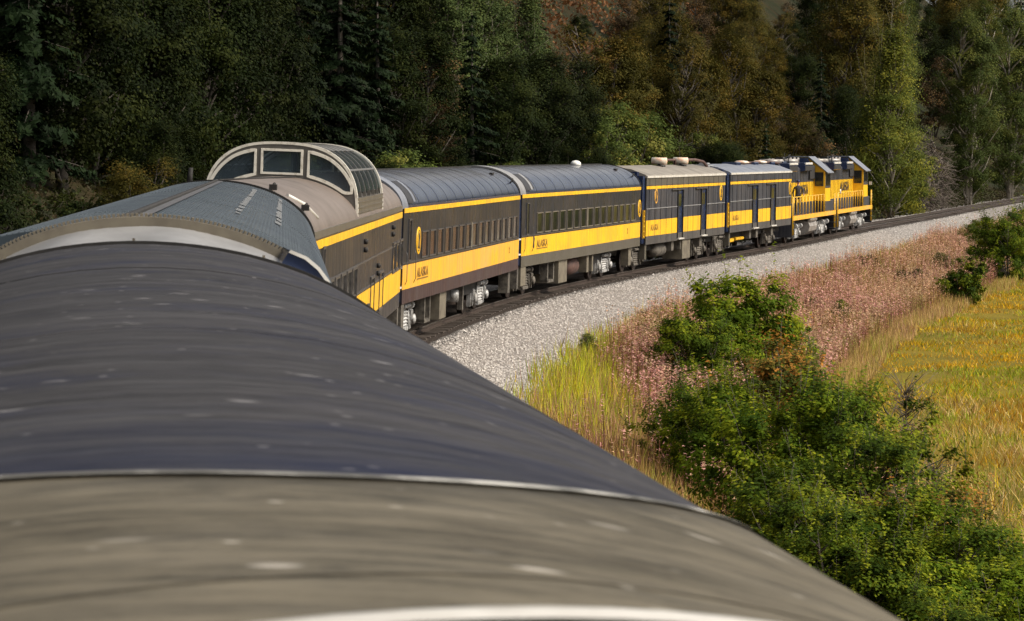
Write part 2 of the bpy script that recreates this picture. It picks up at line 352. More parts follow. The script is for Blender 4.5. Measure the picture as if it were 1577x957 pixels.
c = s.mix(s.ramp(v.outputs['Distance'], .05, .5), (.085, .065, .05), (.03, .022, .018)); s.bump(v.outputs['Distance'], 1, -.05); M['oiled'] = s.fin(c, .9, 0, .2)
allidx = len(PATH)
sheet('meadow', [4.25, 5.4, 7, 8.6, 12, 16, 21, 30, 45, 70, 110, 160, 220, 262], 0, allidx, 3, M['meadow'], -.02)
sheet('hillside', [-4.9, -5.2, -6.3, -7.5, -9.5, -12, -16, -21, -30, -40, -50, -60, -75, -90, -120, -150, -200, -260], 0, allidx, 3, M['forest_floor'], -.02)
sheet('ballast_bed', [-5.0, -3.6, -2.8, -2.1, -1.45, 0, 1.45, 2.1, 2.8, 3.5, 4.3, 4.6], 0, allidx, 1, M['ballast'])
sheet('stained_ballast', [-1.5, -1.2, -.8, 0, .8, 1.2, 1.55], 0, allidx, 1, M['oiled'], .012)

def rail_obj(off):
    sec = [(-.07, -.13), (.07, -.13), (.07, -.11), (.012, -.095), (.012, -.04), (.037, -.03), (.037, 0), (-.037, 0), (-.037, -.03), (-.012, -.04), (-.012, -.095), (-.07, -.11)]
    sec = [(a, b + .0) for a, b in sec]; m = len(sec); vs = []; idx = range(0, 700)
    for i in idx:
        for a, b in sec: vs.append((PATH[i, 0] + RGT[i, 0] * (off + a), PATH[i, 1] + RGT[i, 1] * (off + a), b))
    n = len(list(idx)); fs = [(i*m+j, i*m+(j+1) % m, (i+1)*m+(j+1) % m, (i+1)*m+j) for i in range(n-1) for j in range(m)]
    me = bpy.data.meshes.new('rail'); me.from_pydata(vs, [], fs); me.materials.append(M['rust_red']); me.materials.append(M['railtop'])
    for k, p in enumerate(me.polygons): p.material_index = 1 if k % m == 6 else 0
    return me
track = empty('railway_track', (0, 0, 0)); tag(track, 'single railway line with rusty rails on dark sleepers curving to the right', 'railway track')
for off in (-.755, .755): link('rail', rail_obj(off), None, track)
mb = MB(); d = 0.0; i0 = 0
for y in np.arange(20, 420, .54):
    i = int(round(y + 56)); i = min(i, len(PATH) - 1); f = y + 56 - i
    P = PATH[i] + TAN[i] * f; a = math.atan2(TAN[i, 1], TAN[i, 0]); hw, hl = .11, 1.3 + random.uniform(-.06, .06); vs = []
    for u, w in ((-hw, -hl), (hw, -hl), (hw, hl), (-hw, hl)):
        x = P[0] + TAN[i, 0] * u + RGT[i, 0] * w; yy = P[1] + TAN[i, 1] * u + RGT[i, 1] * w; vs += [(x, yy, -.30), (x, yy, -.115 - random.random() * .01)]
    mb.add(vs, [(0, 2, 3, 1), (2, 4, 5, 3), (4, 6, 7, 5), (6, 0, 1, 7), (1, 3, 5, 7)])
tag(mb.build('sleepers', M['timber'], track), kind='stuff')

# numpy mesh builder
def np_mesh(name, V, nv, attr=None, aname='tone', col=False):
    """V: (N*nv,3) vertices, N faces of nv vertices each"""
    n = len(V) // nv; me = bpy.data.meshes.new(name); me.vertices.add(len(V)); me.vertices.foreach_set('co', V.astype(np.float32).ravel())
    me.loops.add(n * nv); me.loops.foreach_set('vertex_index', np.arange(n * nv, dtype=np.int32))
    me.polygons.add(n); me.polygons.foreach_set('loop_start', np.arange(0, n * nv, nv, dtype=np.int32)); me.polygons.foreach_set('loop_total', np.full(n, nv, dtype=np.int32))
    me.update()
    if attr is not None:
        if col:
            a = me.attributes.new(aname, 'FLOAT_COLOR', 'POINT'); a.data.foreach_set('color', np.repeat(np.c_[attr, np.ones(len(attr))], nv, 0).astype(np.float32).ravel())
        else:
            a = me.attributes.new(aname, 'FLOAT', 'POINT'); a.data.foreach_set('value', np.repeat(attr, nv).astype(np.float32))
    return me
# ballast stones (loose pieces over the shoulder)
N = 52000
si = 56 + 58 + rng.random(N) ** 1.25 * 190; ii = si.astype(int); lat = np.where(rng.random(N) < .93, rng.uniform(1.55, 4.75, N), rng.uniform(-3.4, -1.6, N))
fr = (si - ii)[:, None]; P = PATH[ii] + TAN[ii] * fr + RGT[ii] * lat[:, None]; H = gh(lat, P[:, 0], P[:, 1])
sz = rng.uniform(.018, .042, N) * (1 + .6 * (rng.random(N) < .06)); oc = np.array([(1, 0, 0), (0, 1, 0), (0, 0, 1), (-1, 0, 0), (0, -1, 0), (0, 0, -1)], float)
Vv = oc[None] * sz[:, None, None] * rng.uniform(.6, 1.4, (N, 6, 3)); th = rng.random(N) * 6.28; ct, st_ = np.cos(th), np.sin(th)
Vx = Vv[..., 0] * ct[:, None] - Vv[..., 1] * st_[:, None]; Vy = Vv[..., 0] * st_[:, None] + Vv[..., 1] * ct[:, None]
Vv = np.stack([Vx + P[:, 0:1], Vy + P[:, 1:2], Vv[..., 2] * .8 + H[:, None] + sz[:, None] * .3], 2)
tri = np.array([(0, 1, 2), (1, 3, 2), (3, 4, 2), (4, 0, 2)])
Vf = Vv[:, tri.ravel()].reshape(-1, 3)
g = rng.uniform(.26, .46, N); colr = np.stack([g * 1.03, g * .96, g * .90], 1); stain = (np.abs(lat) < 1.6 + .5 * rng.random(N) ** 2); colr[stain] *= .3
colr = np.repeat(colr, 4, 0)
tag(link('ballast_gravel', np_mesh('ballast_gravel', Vf, 3, colr, 'col', True), M['stones']), 'loose pale grey stones over the ballast shoulder beside the train', 'gravel', kind='stuff')

# ------------------------------------------------------------------ foliage
def quads(P, size, aspect, up=.3, droop=None, axis=None, out=None):
    """random leaf diamonds about points P"""
    n = len(P)
    if out is not None:                                   # leaves lie outward and upward on the crown, as they do towards the light
        o = out / (np.linalg.norm(out, axis=1)[:, None] + 1e-6); nn = o * .9 + np.array([0, 0, .55]) + rng.normal(size=(n, 3)) * .34; nn /= np.linalg.norm(nn, axis=1)[:, None]
        a = rng.normal(size=(n, 3)); a -= nn * (a * nn).sum(1)[:, None]; a /= np.linalg.norm(a, axis=1)[:, None]; b = np.cross(nn, a); L = (size * .5)[:, None]; Wd = L * aspect
        return np.stack([P - a * L, P + b * Wd - a * L * .1, P + a * L, P - b * Wd - a * L * .1], 1).reshape(-1, 3)
    a = rng.normal(size=(n, 3)) if axis is None else axis + rng.normal(size=(n, 3)) * .35
    a /= np.linalg.norm(a, axis=1)[:, None]; b = rng.normal(size=(n, 3)); b[:, 2] *= (1 - up); b -= a * (a * b).sum(1)[:, None]; b /= np.linalg.norm(b, axis=1)[:, None] + 1e-9
    L = (size * .5)[:, None]; Wd = L * aspect
    return np.stack([P - a * L, P + b * Wd - a * L * .1, P + a * L, P - b * Wd - a * L * .1], 1).reshape(-1, 3)
def limb_mesh(name, segs, mat):
    mb = MB()
    for pts, rs in segs: mb.tube(pts, rs, 5)
    return mb.mesh(name, mat)
def crown_broad(seed, H, Wd, lo=.15, clumps=150, per=150, leaf=.17, mat='lf_poplar', shape='oval', bark='bark', stems=1, cr=.16, tone_sh=0., shoots=0):
    r = np.random.default_rng(seed); segs = []; cs = []
    tops = []
    for k in range(stems):
        a = r.random() * 6.28; rad = Wd * .28 * (0 if stems == 1 else .3 + r.random()); bx = np.array([math.cos(a), math.sin(a)]) * rad
        hh = H * (1 if k == 0 else r.uniform(.65, .98)); pts = [(bx[0] * .15 + 0, bx[1] * .15, -.5)]
        for t in (.25, .5, .75, .97): pts.append((bx[0] * (.15 + t) + r.normal() * .015 * H, bx[1] * (.15 + t) + r.normal() * .015 * H, hh * t))
        br = (.018 * H + .03) / (stems ** .4); segs.append((pts, [br, br * .8, br * .55, br * .33, br * .08])); tops.append((np.array(pts), hh))
    for k in range(clumps):
        pt, hh = tops[k % stems]; t = lo + (1 - lo) * r.random() ** .85; u = (t - lo) / (1 - lo)
        if shape == 'oval': pr = (math.sin(math.pi * min(1, u * .86 + .12)) ** .75)
        elif shape == 'cone': pr = (1.02 - u) ** .8 * min(1, .35 + u * 3)
        else: pr = math.sqrt(max(0, 1 - (u * 1.0 - .35) ** 2 / .46))
        rr = Wd * .5 * pr * (.35 + .65 * r.random() ** .6) * r.uniform(.75, 1.12) / (1 if stems == 1 else 1.25); a = r.random() * 6.28
        ax = np.array([np.interp(t * hh, pt[:, 2], pt[:, 0]), np.interp(t * hh, pt[:, 2], pt[:, 1])])
        c = np.array([ax[0] + math.cos(a) * rr, ax[1] + math.sin(a) * rr, t * hh]); cs.append(c)
        if k % 3 == 0:
            z0 = max(.1, t * hh - rr * .8 - .1 * H * r.random()); st = np.array([np.interp(z0, pt[:, 2], pt[:, 0]), np.interp(z0, pt[:, 2], pt[:, 1]), z0])
            mid = (st + c) / 2 + r.normal(size=3) * .02 * H; segs.append(([tuple(st), tuple(mid), tuple(c)], [.006 * H + .008, .004 * H + .006, .004]))
    cs = np.array(cs); cl_t = r.random(clumps); n = clumps * per; ci = np.repeat(np.arange(clumps), per)
    sp = Wd * cr * r.uniform(.4, 1.15, clumps)[ci][:, None]; P = cs[ci] + r.normal(size=(n, 3)) * sp * np.array([.52, .52, .34])
    P[:, 2] = np.maximum(P[:, 2], .03)
    tone = np.clip(.72 * cl_t[ci] + .30 * r.random(n) + tone_sh, 0, 1)
    if shoots:                                            # young shoots stand out of the outline
        si_ = r.integers(0, clumps, shoots); dr = (cs[si_] - np.array([0, 0, H * .35])); dr /= np.linalg.norm(dr, axis=1)[:, None]; dr = dr * .6 + np.array([0, 0, .75]) + r.normal(size=(shoots, 3)) * .25
        ln_ = r.uniform(.10, .26, shoots) * H; m_ = 26; tt = r.random((shoots, m_)); Q = cs[si_][:, None] + dr[:, None] * (ln_[:, None] * tt)[..., None] + r.normal(size=(shoots, m_, 3)) * leaf * .45
        P = np.concatenate([P, Q.reshape(-1, 3)]); tone = np.r_[tone, np.clip(r.uniform(.4, .9, (shoots, 1)) + r.normal(size=(shoots, m_)) * .1, 0, 1).ravel()]; n = len(P)
        ci = np.r_[ci, np.repeat(si_, m_)]; sp = np.full((n, 1), Wd * cr)
        for k in range(0, shoots, 2): segs.append(([tuple(cs[si_[k]]), tuple(cs[si_[k]] + dr[k] * ln_[k])], [.008, .003]))
    ctr = np.array([0, 0, H * .45]); ov = (P - cs[ci]) / (sp + 1e-6) * .8 + (P - ctr) / np.array([Wd * .5, Wd * .5, H * .55])
    V = quads(P, leaf * r.uniform(.6, 1.3, n), .62, out=ov)
    return np_mesh('crown', V, 4, tone), limb_mesh('trunk', segs, M[bark]), M[mat]
def crown_spruce(seed, H, Wd, mat='lf_spruce', leaf=.40):
    r = np.random.default_rng(seed); Ps = []; Ax = []; T = []; segs = [([(0, 0, -.5), (0, 0, H * .5), (0, 0, H * .99)], [.016 * H + .05, .01 * H, .01])]
    nl = int(H * 2.4)
    for k in range(nl):
        t = .06 + .93 * (k + r.random() * .8) / nl; Lb = Wd * .5 * (1.01 - t) ** .85 * r.uniform(.6, 1.1) + .12
        for b in range(int(5 + 3 * r.random())):
            a = r.random() * 6.28; L = Lb * r.uniform(.6, 1.12); m = max(6, int(L * 34)); u = r.random(m) ** .7
            dx, dy = math.cos(a), math.sin(a); drop = -.32 * L * u ** 1.4 + .10 * L * np.maximum(0, u - .75) * 4 * .4
            wv = (r.random(m) - .5) * L * .5 * (1 - u * .7); P = np.stack([dx * u * L - dy * wv, dy * u * L + dx * wv, t * H + drop - r.random(m) * .12 * L], 1)
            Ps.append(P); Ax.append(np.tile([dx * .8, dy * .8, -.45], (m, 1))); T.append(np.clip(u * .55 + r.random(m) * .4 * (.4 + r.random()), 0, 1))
            if b % 3 == 0 and k % 2 == 0: segs.append(([(0, 0, t * H), (dx * L * .8, dy * L * .8, t * H - .2 * L)], [.02 + L * .008, .006]))
    P = np.concatenate(Ps); ov = P * np.array([1, 1, 0]) + np.array([0, 0, .2])
    V = quads(P, leaf * r.uniform(.6, 1.3, len(P)), .34, out=ov)
    return np_mesh('crown', V, 4, np.concatenate(T)), limb_mesh('trunk', segs, M['bark']), M[mat]
def bare_tree(seed, H, Wd, mat='bark_pale', n=60, dz0=-.9, dz1=.5, rk=1.0):
    r = np.random.default_rng(seed); segs = [([(0, 0, -.3), (.1, 0, H * .5), (.05, .1, H)], [.06 * rk, .04 * rk, .008])]
    for k in range(n):
        t = .05 + .85 * r.random(); a = r.random() * 6.28; L = Wd * .5 * r.uniform(.4, 1.1); p0 = np.array([.1 * t, 0, t * H]); d = np.array([math.cos(a), math.sin(a), r.uniform(dz0, dz1)])
        p1 = p0 + d * L * .5 + r.normal(size=3) * .1; p2 = p1 + (d + r.normal(size=3) * .5) * L * .5; segs.append(([tuple(p0), tuple(p1), tuple(p2)], [.035 * rk, .022 * rk, .008 * rk]))
        p3 = p1 + (d + r.normal(size=3) * .8) * L * .4; segs.append(([tuple(p1), tuple(p3)], [.018 * rk, .006 * rk]))
    return limb_mesh('branches', segs, M[mat])
PROTO = {}
def proto(key, kind, *a, **k):
    PROTO[key] = (crown_spruce if kind == 's' else crown_broad)(*a, **k)
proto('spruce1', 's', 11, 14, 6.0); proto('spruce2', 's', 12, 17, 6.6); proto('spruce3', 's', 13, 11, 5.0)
proto('dark1', 'b', 21, 10, 6.5, .05, 190, 200, .16, 'lf_dark', 'oval', 'bark', 2)
proto('dark2', 'b', 22, 13, 6.5, .08, 200, 200, .16, 'lf_dark', 'cone', 'bark', 1)
proto('poplar1', 'b', 31, 13, 5.2, .10, 220, 200, .14, 'lf_poplar', 'cone', 'bark_pale', 1, cr=.15)
proto('poplar2', 'b', 32, 15, 6.4, .06, 250, 200, .14, 'lf_poplar', 'oval', 'bark_pale', 2, cr=.13)
proto('olive1', 'b', 41, 13, 7.5, .10, 210, 200, .15, 'lf_olive', 'oval', 'bark', 2, cr=.12)
proto('olive2', 'b', 42, 10, 6.0, .12, 160, 180, .15, 'lf_olive', 'round', 'bark', 3, cr=.13)
proto('brown1', 'b', 51, 8, 5.5, .10, 110, 120, .17, 'lf_brown', 'oval', 'bark', 3, cr=.14)
proto('poplar3', 'b', 33, 13, 7.4, .03, 280, 180, .14, 'lf_poplar_light', 'cone', 'bark_pale', 1, cr=.13, shoots=120)
proto('poplar4', 'b', 34, 13, 6.2, .05, 260, 180, .14, 'lf_poplar_mid', 'cone', 'bark_pale', 1, cr=.12, shoots=100)
proto('bright1', 'b', 61, 5, 4.2, .03, 110, 150, .14, 'lf_bright', 'round', 'bark', 3, cr=.13)
proto('low1', 'b', 62, 2.6, 3.6, .0, 80, 110, .14, 'lf_dark', 'round', 'bark', 4, cr=.13, tone_sh=.22)
proto('low2', 'b', 63, 2.2, 3.4, .0, 70, 110, .14, 'lf_brown', 'round', 'bark', 4, cr=.13, tone_sh=.1)
def plant(key, name, X, Y, sc, label, cat, group=None, zs=1.0, sink=0.0, mat=None, rot=None):
    cr_, tr_, m = PROTO[key]; z = float(ground_at(X, Y)[0]) - sink
    r = empty(name, (X, Y, z), (0, 0, random.uniform(0, 6.28) if rot is None else rot)); r.scale = (sc, sc, sc * zs)
    if not cr_.materials: cr_.materials.append(m)
    part = 'foliage' if cat == 'shrub' else 'crown'
    c = link(part, cr_, None, r); link('stems' if cat == 'shrub' else 'trunk', tr_, None, r)
    tag(r, label, cat, group); return r
def at(px, Z): return (px - 788.5) * Z / FPX
# wooded valley side to the right of the meadow, outside the picture: it mirrors in the car sides and windows
s = NT('far_wood'); n1 = s.noise((1, 1, 1), .05, 6, .7); M['far_wood'] = s.fin(s.mix(s.ramp(n1, .4, .65), (.006, .009, .004), (.020, .021, .008)), .95, 0, .1); s.bump(n1, 1, 3)
fv = []; fa = np.linspace(R(11.5), R(140), 90); fr_ = [330, 345, 365, 390, 430, 480]; fh_ = [-2.3, 8, 16, 26, 38, 48]
for a_ in fa:
    for r_, h_ in zip(fr_, fh_):
        k = float(vnoise(a_ * 60, r_ * .05, 1)); r2 = r_ * (1.0 + .9 * math.exp(-((a_ - R(14)) / .12) ** 2)); fv.append((math.sin(a_) * r2, math.cos(a_) * r2, h_ * (.75 + .5 * k) if h_ > 0 else h_))
fm_ = len(fr_); ff = [(i*fm_+j, i*fm_+j+1, (i+1)*fm_+j+1, (i+1)*fm_+j) for i in range(len(fa)-1) for j in range(fm_-1)]
me = bpy.data.meshes.new('far_hills'); me.from_pydata(fv, [], ff); me.polygons.foreach_set('use_smooth', [True] * len(ff)); tag(link('far_hills', me, M['far_wood']), kind='structure')
# ------------------------------------------------------------------ forest: every tree is its own thing
def landmark(px):
    for lim, nm in ((110, 'the left edge'), (230, 'the blue-grey roof'), (330, "the dome's left side"), (470, 'the dome'), (600, "the dome's right end"), (700, "first coach's near half"), (800, "first coach's far half"),
                    (900, "second coach's near half"), (990, "second coach's far half"), (1060, "first baggage car's near half"), (1120, "first baggage car's far half"), (1220, 'second baggage car'), (1290, 'rear locomotive'),
                    (1345, 'leading locomotive'), (1430, 'track past the locomotives'), (1500, 'the empty track'), (9999, 'track at right edge')):
        if px < lim: return nm
ADJ = {'spruce1': ('spruce_tree', 'dark spruce', 'spruce'), 'spruce2': ('spruce_tree', 'tall dark spruce', 'spruce'), 'spruce3': ('spruce_tree', 'short dark spruce', 'spruce'), 'dark1': ('leafy_tree', 'dark green leafy tree', 'tree'),
       'dark2': ('leafy_tree', 'dark green pointed leafy tree', 'tree'), 'poplar1': ('poplar_tree', 'slender mid-green poplar', 'tree'), 'poplar3': ('poplar_tree', '', 'tree'), 'poplar4': ('poplar_tree', '', 'tree'), 'poplar2': ('poplar_tree', 'broad mid-green poplar', 'tree'), 'olive1': ('birch_tree', 'olive-yellow birch', 'tree'),
       'olive2': ('birch_tree', 'rounded olive birch', 'tree'), 'brown1': ('alder_tree', 'brown leaved alder', 'tree'), 'bright1': ('bush', 'bright yellow-green bush', 'shrub'), 'low1': ('bush', 'low green bush', 'shrub'), 'low2': ('bush', 'low rusty bush', 'shrub')}
ROWS = ['low on slope', 'in second row', 'mid slope', 'high on slope', 'topmost row']
seen = {}
TREES = []
def tree(key, px, Z, sc, zs=1.0, label=None, row=None, X=None):
    X = at(px, Z) if X is None else X; nm, adj, cat = ADJ[key]; lt = float(lateral(X, Z)[0])
    if row is None: row = 0 if lt > -12 else 1 if lt > -19 else 2 if lt > -29 else 3 if lt > -42 else 4
    lab = label or '%s, %s, above %s' % (adj, ROWS[row], landmark(px))
    seen.setdefault(lab, []).append(plant(key, nm, X, Z, sc, lab, cat, None, zs))
def back_lat(px, lat_):
    """depth at which the sight line through this column meets the given distance left of the track"""
    Zs = np.arange(30, 820, 1.0); l = lateral(at(px, Zs), Zs); k = np.where(l < lat_)[0]
    if px > 900: k = k[k > 100]
    return float(Zs[k[0]]) if len(k) else None
# hand-placed trees the photograph lets one pick out
for key, px, Z, sc, zs, lab in (
    ('poplar4', 705, 168, .90, 1.0, 'pale green poplar, left of the big trio above the first coach'), ('poplar4', 752, 172, .92, 1.0, 'broad green poplar, middle of the big trio above the coaches'),
    ('poplar4', 812, 176, .78, 1.0, 'lower green poplar, right of the big trio above the second coach'),
    ('bright1', 806, 150, .86, 1.0, 'round bright green bush just over the second coach roof'),
    ('bright1', 935, 178, 1.1, 1.1, 'yellow-green bush over the far half of the second coach'), ('bright1', 972, 182, 1.2, 1.15, 'taller yellow-green bush beside the roof lamp of the second coach'),
    ('poplar3', 1370, 243, 1.15, 1.0, 'tall pale poplar standing alone just past the leading locomotive'), ('dark2', 1335, 246, .62, 1.0, 'small dark leafy tree right behind the leading cab'),
    ('bright1', 1400, 246, .85, 1.2, 'yellow-green bushy growth at the foot of the lone poplar'),
    ('spruce3', 455, 118, .44, 1.0, 'small light spruce tip standing above the glass dome'), ('bright1', 440, 116, .55, 1.0, 'yellow-green bush behind the top of the dome'), ('spruce3', 566, 132, .40, 1.0, 'small pale spruce tip right of the dome'),
    ('olive1', 1085, 205, .88, 1.1, 'large olive-yellow birch over the first baggage car'), ('olive1', 1150, 214, .86, 1.05, 'large olive birch over the second baggage car'), ('olive2', 1040, 200, .90, 1.1, 'golden olive birch left of the largest birch'),
    ('olive2', 1195, 222, .80, 1.0, 'olive birch with hanging boughs above the rear locomotive'), ('brown1', 1265, 222, .82, 1.0, 'rusty brown alder directly above the rear locomotive'),
    ('dark1', 1120, 190, .55, 1.0, 'dark leafy tree over the joint of the two baggage cars'), ('spruce1', 1180, 198, .50, 1.0, 'dark spruce low over the second baggage car'),
    ('poplar2', 1490, 300, 1.15, 1.1, 'olive green poplar above the empty track right of the lone poplar'), ('poplar2', 1552, 335, 1.25, 1.1, 'dark green poplar at the right edge above the track')):
    o = plant(key, ADJ[key][0], at(px, Z), Z, sc, lab, ADJ[key][2], None, zs)
# rows over the whole slope
rr = random.Random(5)
def pick(px, row):
    u = rr.random()
    if px < 620: return 'spruce1' if u < .28 else 'spruce2' if u < .5 else 'dark1' if u < .75 else 'dark2' if u < .94 else 'olive2'
    if px < 900: return 'dark1' if u < .3 else 'poplar1' if u < .5 else 'brown1' if u < .68 else 'spruce1' if u < .85 else 'olive2'
    if px < 1300: return 'olive1' if u < .30 else 'dark1' if u < .5 else 'olive2' if u < .68 else 'spruce1' if u < .84 else 'brown1'
    return 'poplar2' if u < .3 else 'dark1' if u < .55 else 'brown1' if u < .68 else 'spruce2' if u < .85 else 'olive1'
for row, lt, st in ((0, -9.5, 46), (1, -15, 50), (2, -22, 54), (3, -31, 60), (4, -42, 66), (4, -56, 70), (4, -70, 70)):
    px = -30 + rr.random() * 30
    while px < 1610:
        Z = back_lat(px, lt + rr.uniform(-1.5, 1.5))
        if Z and Z < 800:
            key = pick(px, row); hole = 770 < px < 925
            if row == 0:
                key = rr.choice(['low1', 'low1', 'low2', 'bright1', 'dark1']) if rr.random() < .75 else key
                sc = .40 if key in ('dark1', 'olive1', 'olive2', 'poplar1', 'poplar2', 'brown1', 'dark2') or key[0:3] == 'spr' else rr.uniform(.6, .95)
                sc *= rr.uniform(.8, 1.3)
                if px < 330 and key == 'bright1': key = 'low1'
            else: sc = rr.uniform(.62, .95) * (.45 if hole and row > 1 else 1) * (1.7 if px > 1250 and row > 1 else 1) * (1.35 if px > 1440 else 1)
            if 1405 < px < 1470 and row <= 1: px += 30; continue
            tree(key, px, Z, sc, rr.uniform(.95, 1.15), row=row)
        px += st * rr.uniform(.7, 1.3) * (1.0 if px < 900 else .8)
for lab, os_ in seen.items():
    if len(os_) > 1:
        hs_ = sorted(os_, key=lambda o: o.location.x / o.location.y); pos = {2: ['left', 'right'], 3: ['leftmost', 'middle', 'rightmost']}.get(len(hs_))
        for k, o in enumerate(hs_):
            if pos: o['label'] = lab + (', %s one' % pos[k] if len(hs_) == 3 else ', %s one' % pos[k])
            else: o['group'] = lab
# dead, bare growth beside the empty track
PROTO_BARE = bare_tree(91, 5.5, 3.4, 'bark_mid', 150); PROTO_BARE3 = bare_tree(93, 6.5, 4.5, 'bark', 60); PROTO_BARE2 = bare_tree(92, 2.4, 1.3, 'bark_mid', 150, .1, 1.3, .32)
def bare(X, Y, sc, lab, me=PROTO_BARE, nm='dead_tree', cat='dead tree', rx=0):
    o = link(nm, me); o.location = (X, Y, float(ground_at(X, Y)[0])); o.rotation_euler = (rx, 0, random.random() * 6.28); o.scale = (sc,) * 3; tag(o, lab, cat)
bare(at(1432, 262), 262, 1.25, 'tall grey dead tree with drooping twigs above the empty track'); bare(at(1450, 270), 270, .95, 'shorter grey dead tree right of the taller one, by the track')
bare(at(1418, 256), 256, .7, 'small grey dead tree at the foot of the lone poplar'); bare(at(1064, 192), 192, .75, 'bare dark twiggy tree behind the first baggage car', PROTO_BARE3)
# undergrowth that covers the slope: nobody could count it
def undergrowth(n, l0, l1, name, label, cols, leaf, s_lo, s_hi, hmax, fn=None):
    si = s_lo + rng.random(n) * (s_hi - s_lo); ii = si.astype(int); lt = rng.uniform(l0, l1, n); P = PATH[ii] + TAN[ii] * (si - ii)[:, None] + RGT[ii] * lt[:, None]
    keep = (np.abs(P[:, 0] / P[:, 1]) < .185) & (P[:, 1] > 25); P = P[keep]; lt = lt[keep]; H = gh(lt, P[:, 0], P[:, 1]); m = len(P)
    hv = vnoise(P[:, 0], P[:, 1], .45) * hmax; z = H + rng.random(m) ** .7 * hv
    V = quads(np.c_[P, z], leaf * rng.uniform(.6, 1.4, m), .55); t = np.clip(vnoise(P[:, 0], P[:, 1], .13) * 1.5 - .25, 0, 1) * .7 + rng.random(m) * .3
    a, b = (np.array(c) for c in cols[:2]); c3 = np.array(cols[2]); col = a + (b - a) * t[:, None]; k = vnoise(P[:, 0] + 70, P[:, 1], .3) > .68; col[k] = col[k] * .4 + c3 * .6
    col = col * rng.uniform(.6, 1.3, (m, 1)); tag(link(name, np_mesh(name, V, 4, col, 'col', True), M['plants']), label, name.replace('_', ' '), kind='stuff')
undergrowth(100000, -26, -3.3, 'undergrowth', 'low green and brown undergrowth covering the foot of the wooded slope', ((.018, .028, .008), (.050, .034, .015), (.05, .07, .013)), .20, 85, 420, 1.5)
undergrowth(45000, -34, -5.5, 'near_undergrowth', 'dark leafy undergrowth on the near slope left of the carriages', ((.008, .014, .005), (.028, .034, .009), (.06, .07, .012)), .15, 95, 210, 1.8)
undergrowth(210000, -190, -24, 'hillside_brush', 'rusty red and brown brush showing between trees on the upper slope', ((.07, .034, .014), (.19, .080, .028), (.09, .10, .02)), .42, 120, 420, 2.4)
# ------------------------------------------------------------------ shrubs on the meadow side
proto('alder1', 'b', 71, 2.9, 3.3, .0, 150, 150, .105, 'lf_alder_lit', 'round', 'bark', 5, cr=.10, shoots=90)
proto('alder2', 'b', 72, 3.2, 4.0, .0, 190, 150, .095, 'lf_alder', 'round', 'bark', 5, cr=.09, shoots=170)
proto('alder3', 'b', 73, 3.0, 3.8, .0, 180, 150, .098, 'lf_alder_orange', 'round', 'bark', 5, cr=.095, shoots=120)
proto('alder4', 'b', 74, 3.4, 3.2, .0, 170, 150, .095, 'lf_alder', 'oval', 'bark', 4, cr=.10, tone_sh=-.06, shoots=110)
proto('dusk1', 'b', 75, 2.2, 2.6, .0, 110, 120, .11, 'lf_alder', 'round', 'bark', 5, cr=.11, tone_sh=-.05, shoots=40)
proto('alder5', 'b', 76, 3.1, 3.4, .0, 160, 150, .10, 'lf_alder_lit', 'oval', 'bark', 5, cr=.10, tone_sh=-.12, shoots=110)
def shrub(key, px, Z, sc, lab, zs=1.0, name='alder_shrub'): plant(key, name, at(px, Z), Z, sc, lab, 'shrub', None, zs)
shrub('alder1', 1135, 84, 1.08, 'sunlit green alder shrub at the top of the bush row, against pink fireweed', 1.08)
shrub('alder1', 1190, 86, .78, 'smaller green alder shrub right of the topmost one', .9)
shrub('alder4', 1080, 79, .78, 'dark green alder shrub left of and below the topmost one', .9)
shrub('alder3', 1185, 64, .92, 'alder shrub flecked with orange leaves in the middle of the bush row')
shrub('alder2', 1075, 60, .66, 'dark green alder shrub left of the orange flecked one, nearest the track', .95)
shrub('alder5', 1125, 57, .72, 'green alder shrub just below the orange flecked one')
shrub('alder2', 1290, 57, .86, 'large green alder shrub right of the orange flecked one, by the meadow', .95)
shrub('alder5', 1195, 50, .86, 'green alder shrub in the centre of the near bush mass')
shrub('alder2', 1330, 48, .82, 'dense alder shrub between the near bush mass and dry grass', .9)
shrub('alder3', 1420, 46, .66, 'alder shrub with rusty leaves close to the lower right', .85)
shrub('alder2', 1250, 43, .76, 'dark alder shrub beside the edge of the foreground roof', .85)
shrub('alder5', 1360, 41, .72, 'alder shrub near the bottom edge, half behind the foreground roof', .85)
shrub('alder2', 1470, 40, .70, 'dark alder shrub at the bottom right corner', .80)
shrub('alder1', 1560, 38.5, .62, 'lowest alder shrub in the far bottom right corner', .8)
shrub('alder1', 1395, 38, .66, 'alder shrub at the very bottom against the beige roof edge', .8)
shrub('alder2', 1215, 40.5, .62, 'dark alder shrub low beside the blue-grey part of the roof edge', .9)
shrub('alder4', 1300, 37.5, .62, 'alder shrub squeezed against the beige roof edge', .85)
shrub('alder2', 1440, 35.5, .58, 'alder shrub cut by the bottom edge of the picture', .8)
shrub('alder1', 1525, 43.5, .62, 'green alder shrub at right edge below the dry grass', .8)
shrub('dusk1', 1290, 112, .46, 'lone small olive bush on the edge of the yellow meadow', 1.25, 'bush')
shrub('dusk1', 1475, 134, .95, 'olive bush at the edge of the orange meadow, far right', 1.0, 'bush')
shrub('alder4', 1552, 158, 1.05, 'large dark bush against the right edge of the meadow', 1.0, 'bush')
shrub('dusk1', 1520, 168, 1.0, 'dark green bush beyond the large one at right', 1.0, 'bush')
shrub('alder2', 1590, 172, 1.2, 'dark bush cut by the right edge beside the gravel', 1.0, 'bush')
shrub('low1', 1405, 146, .42, 'little dark green bush among fireweed under the gravel', 1.0, 'bush')
shrub('low1', 993, 100.5, .13, 'tiny green weed tuft growing on the pale ballast', 1.0, 'weed')
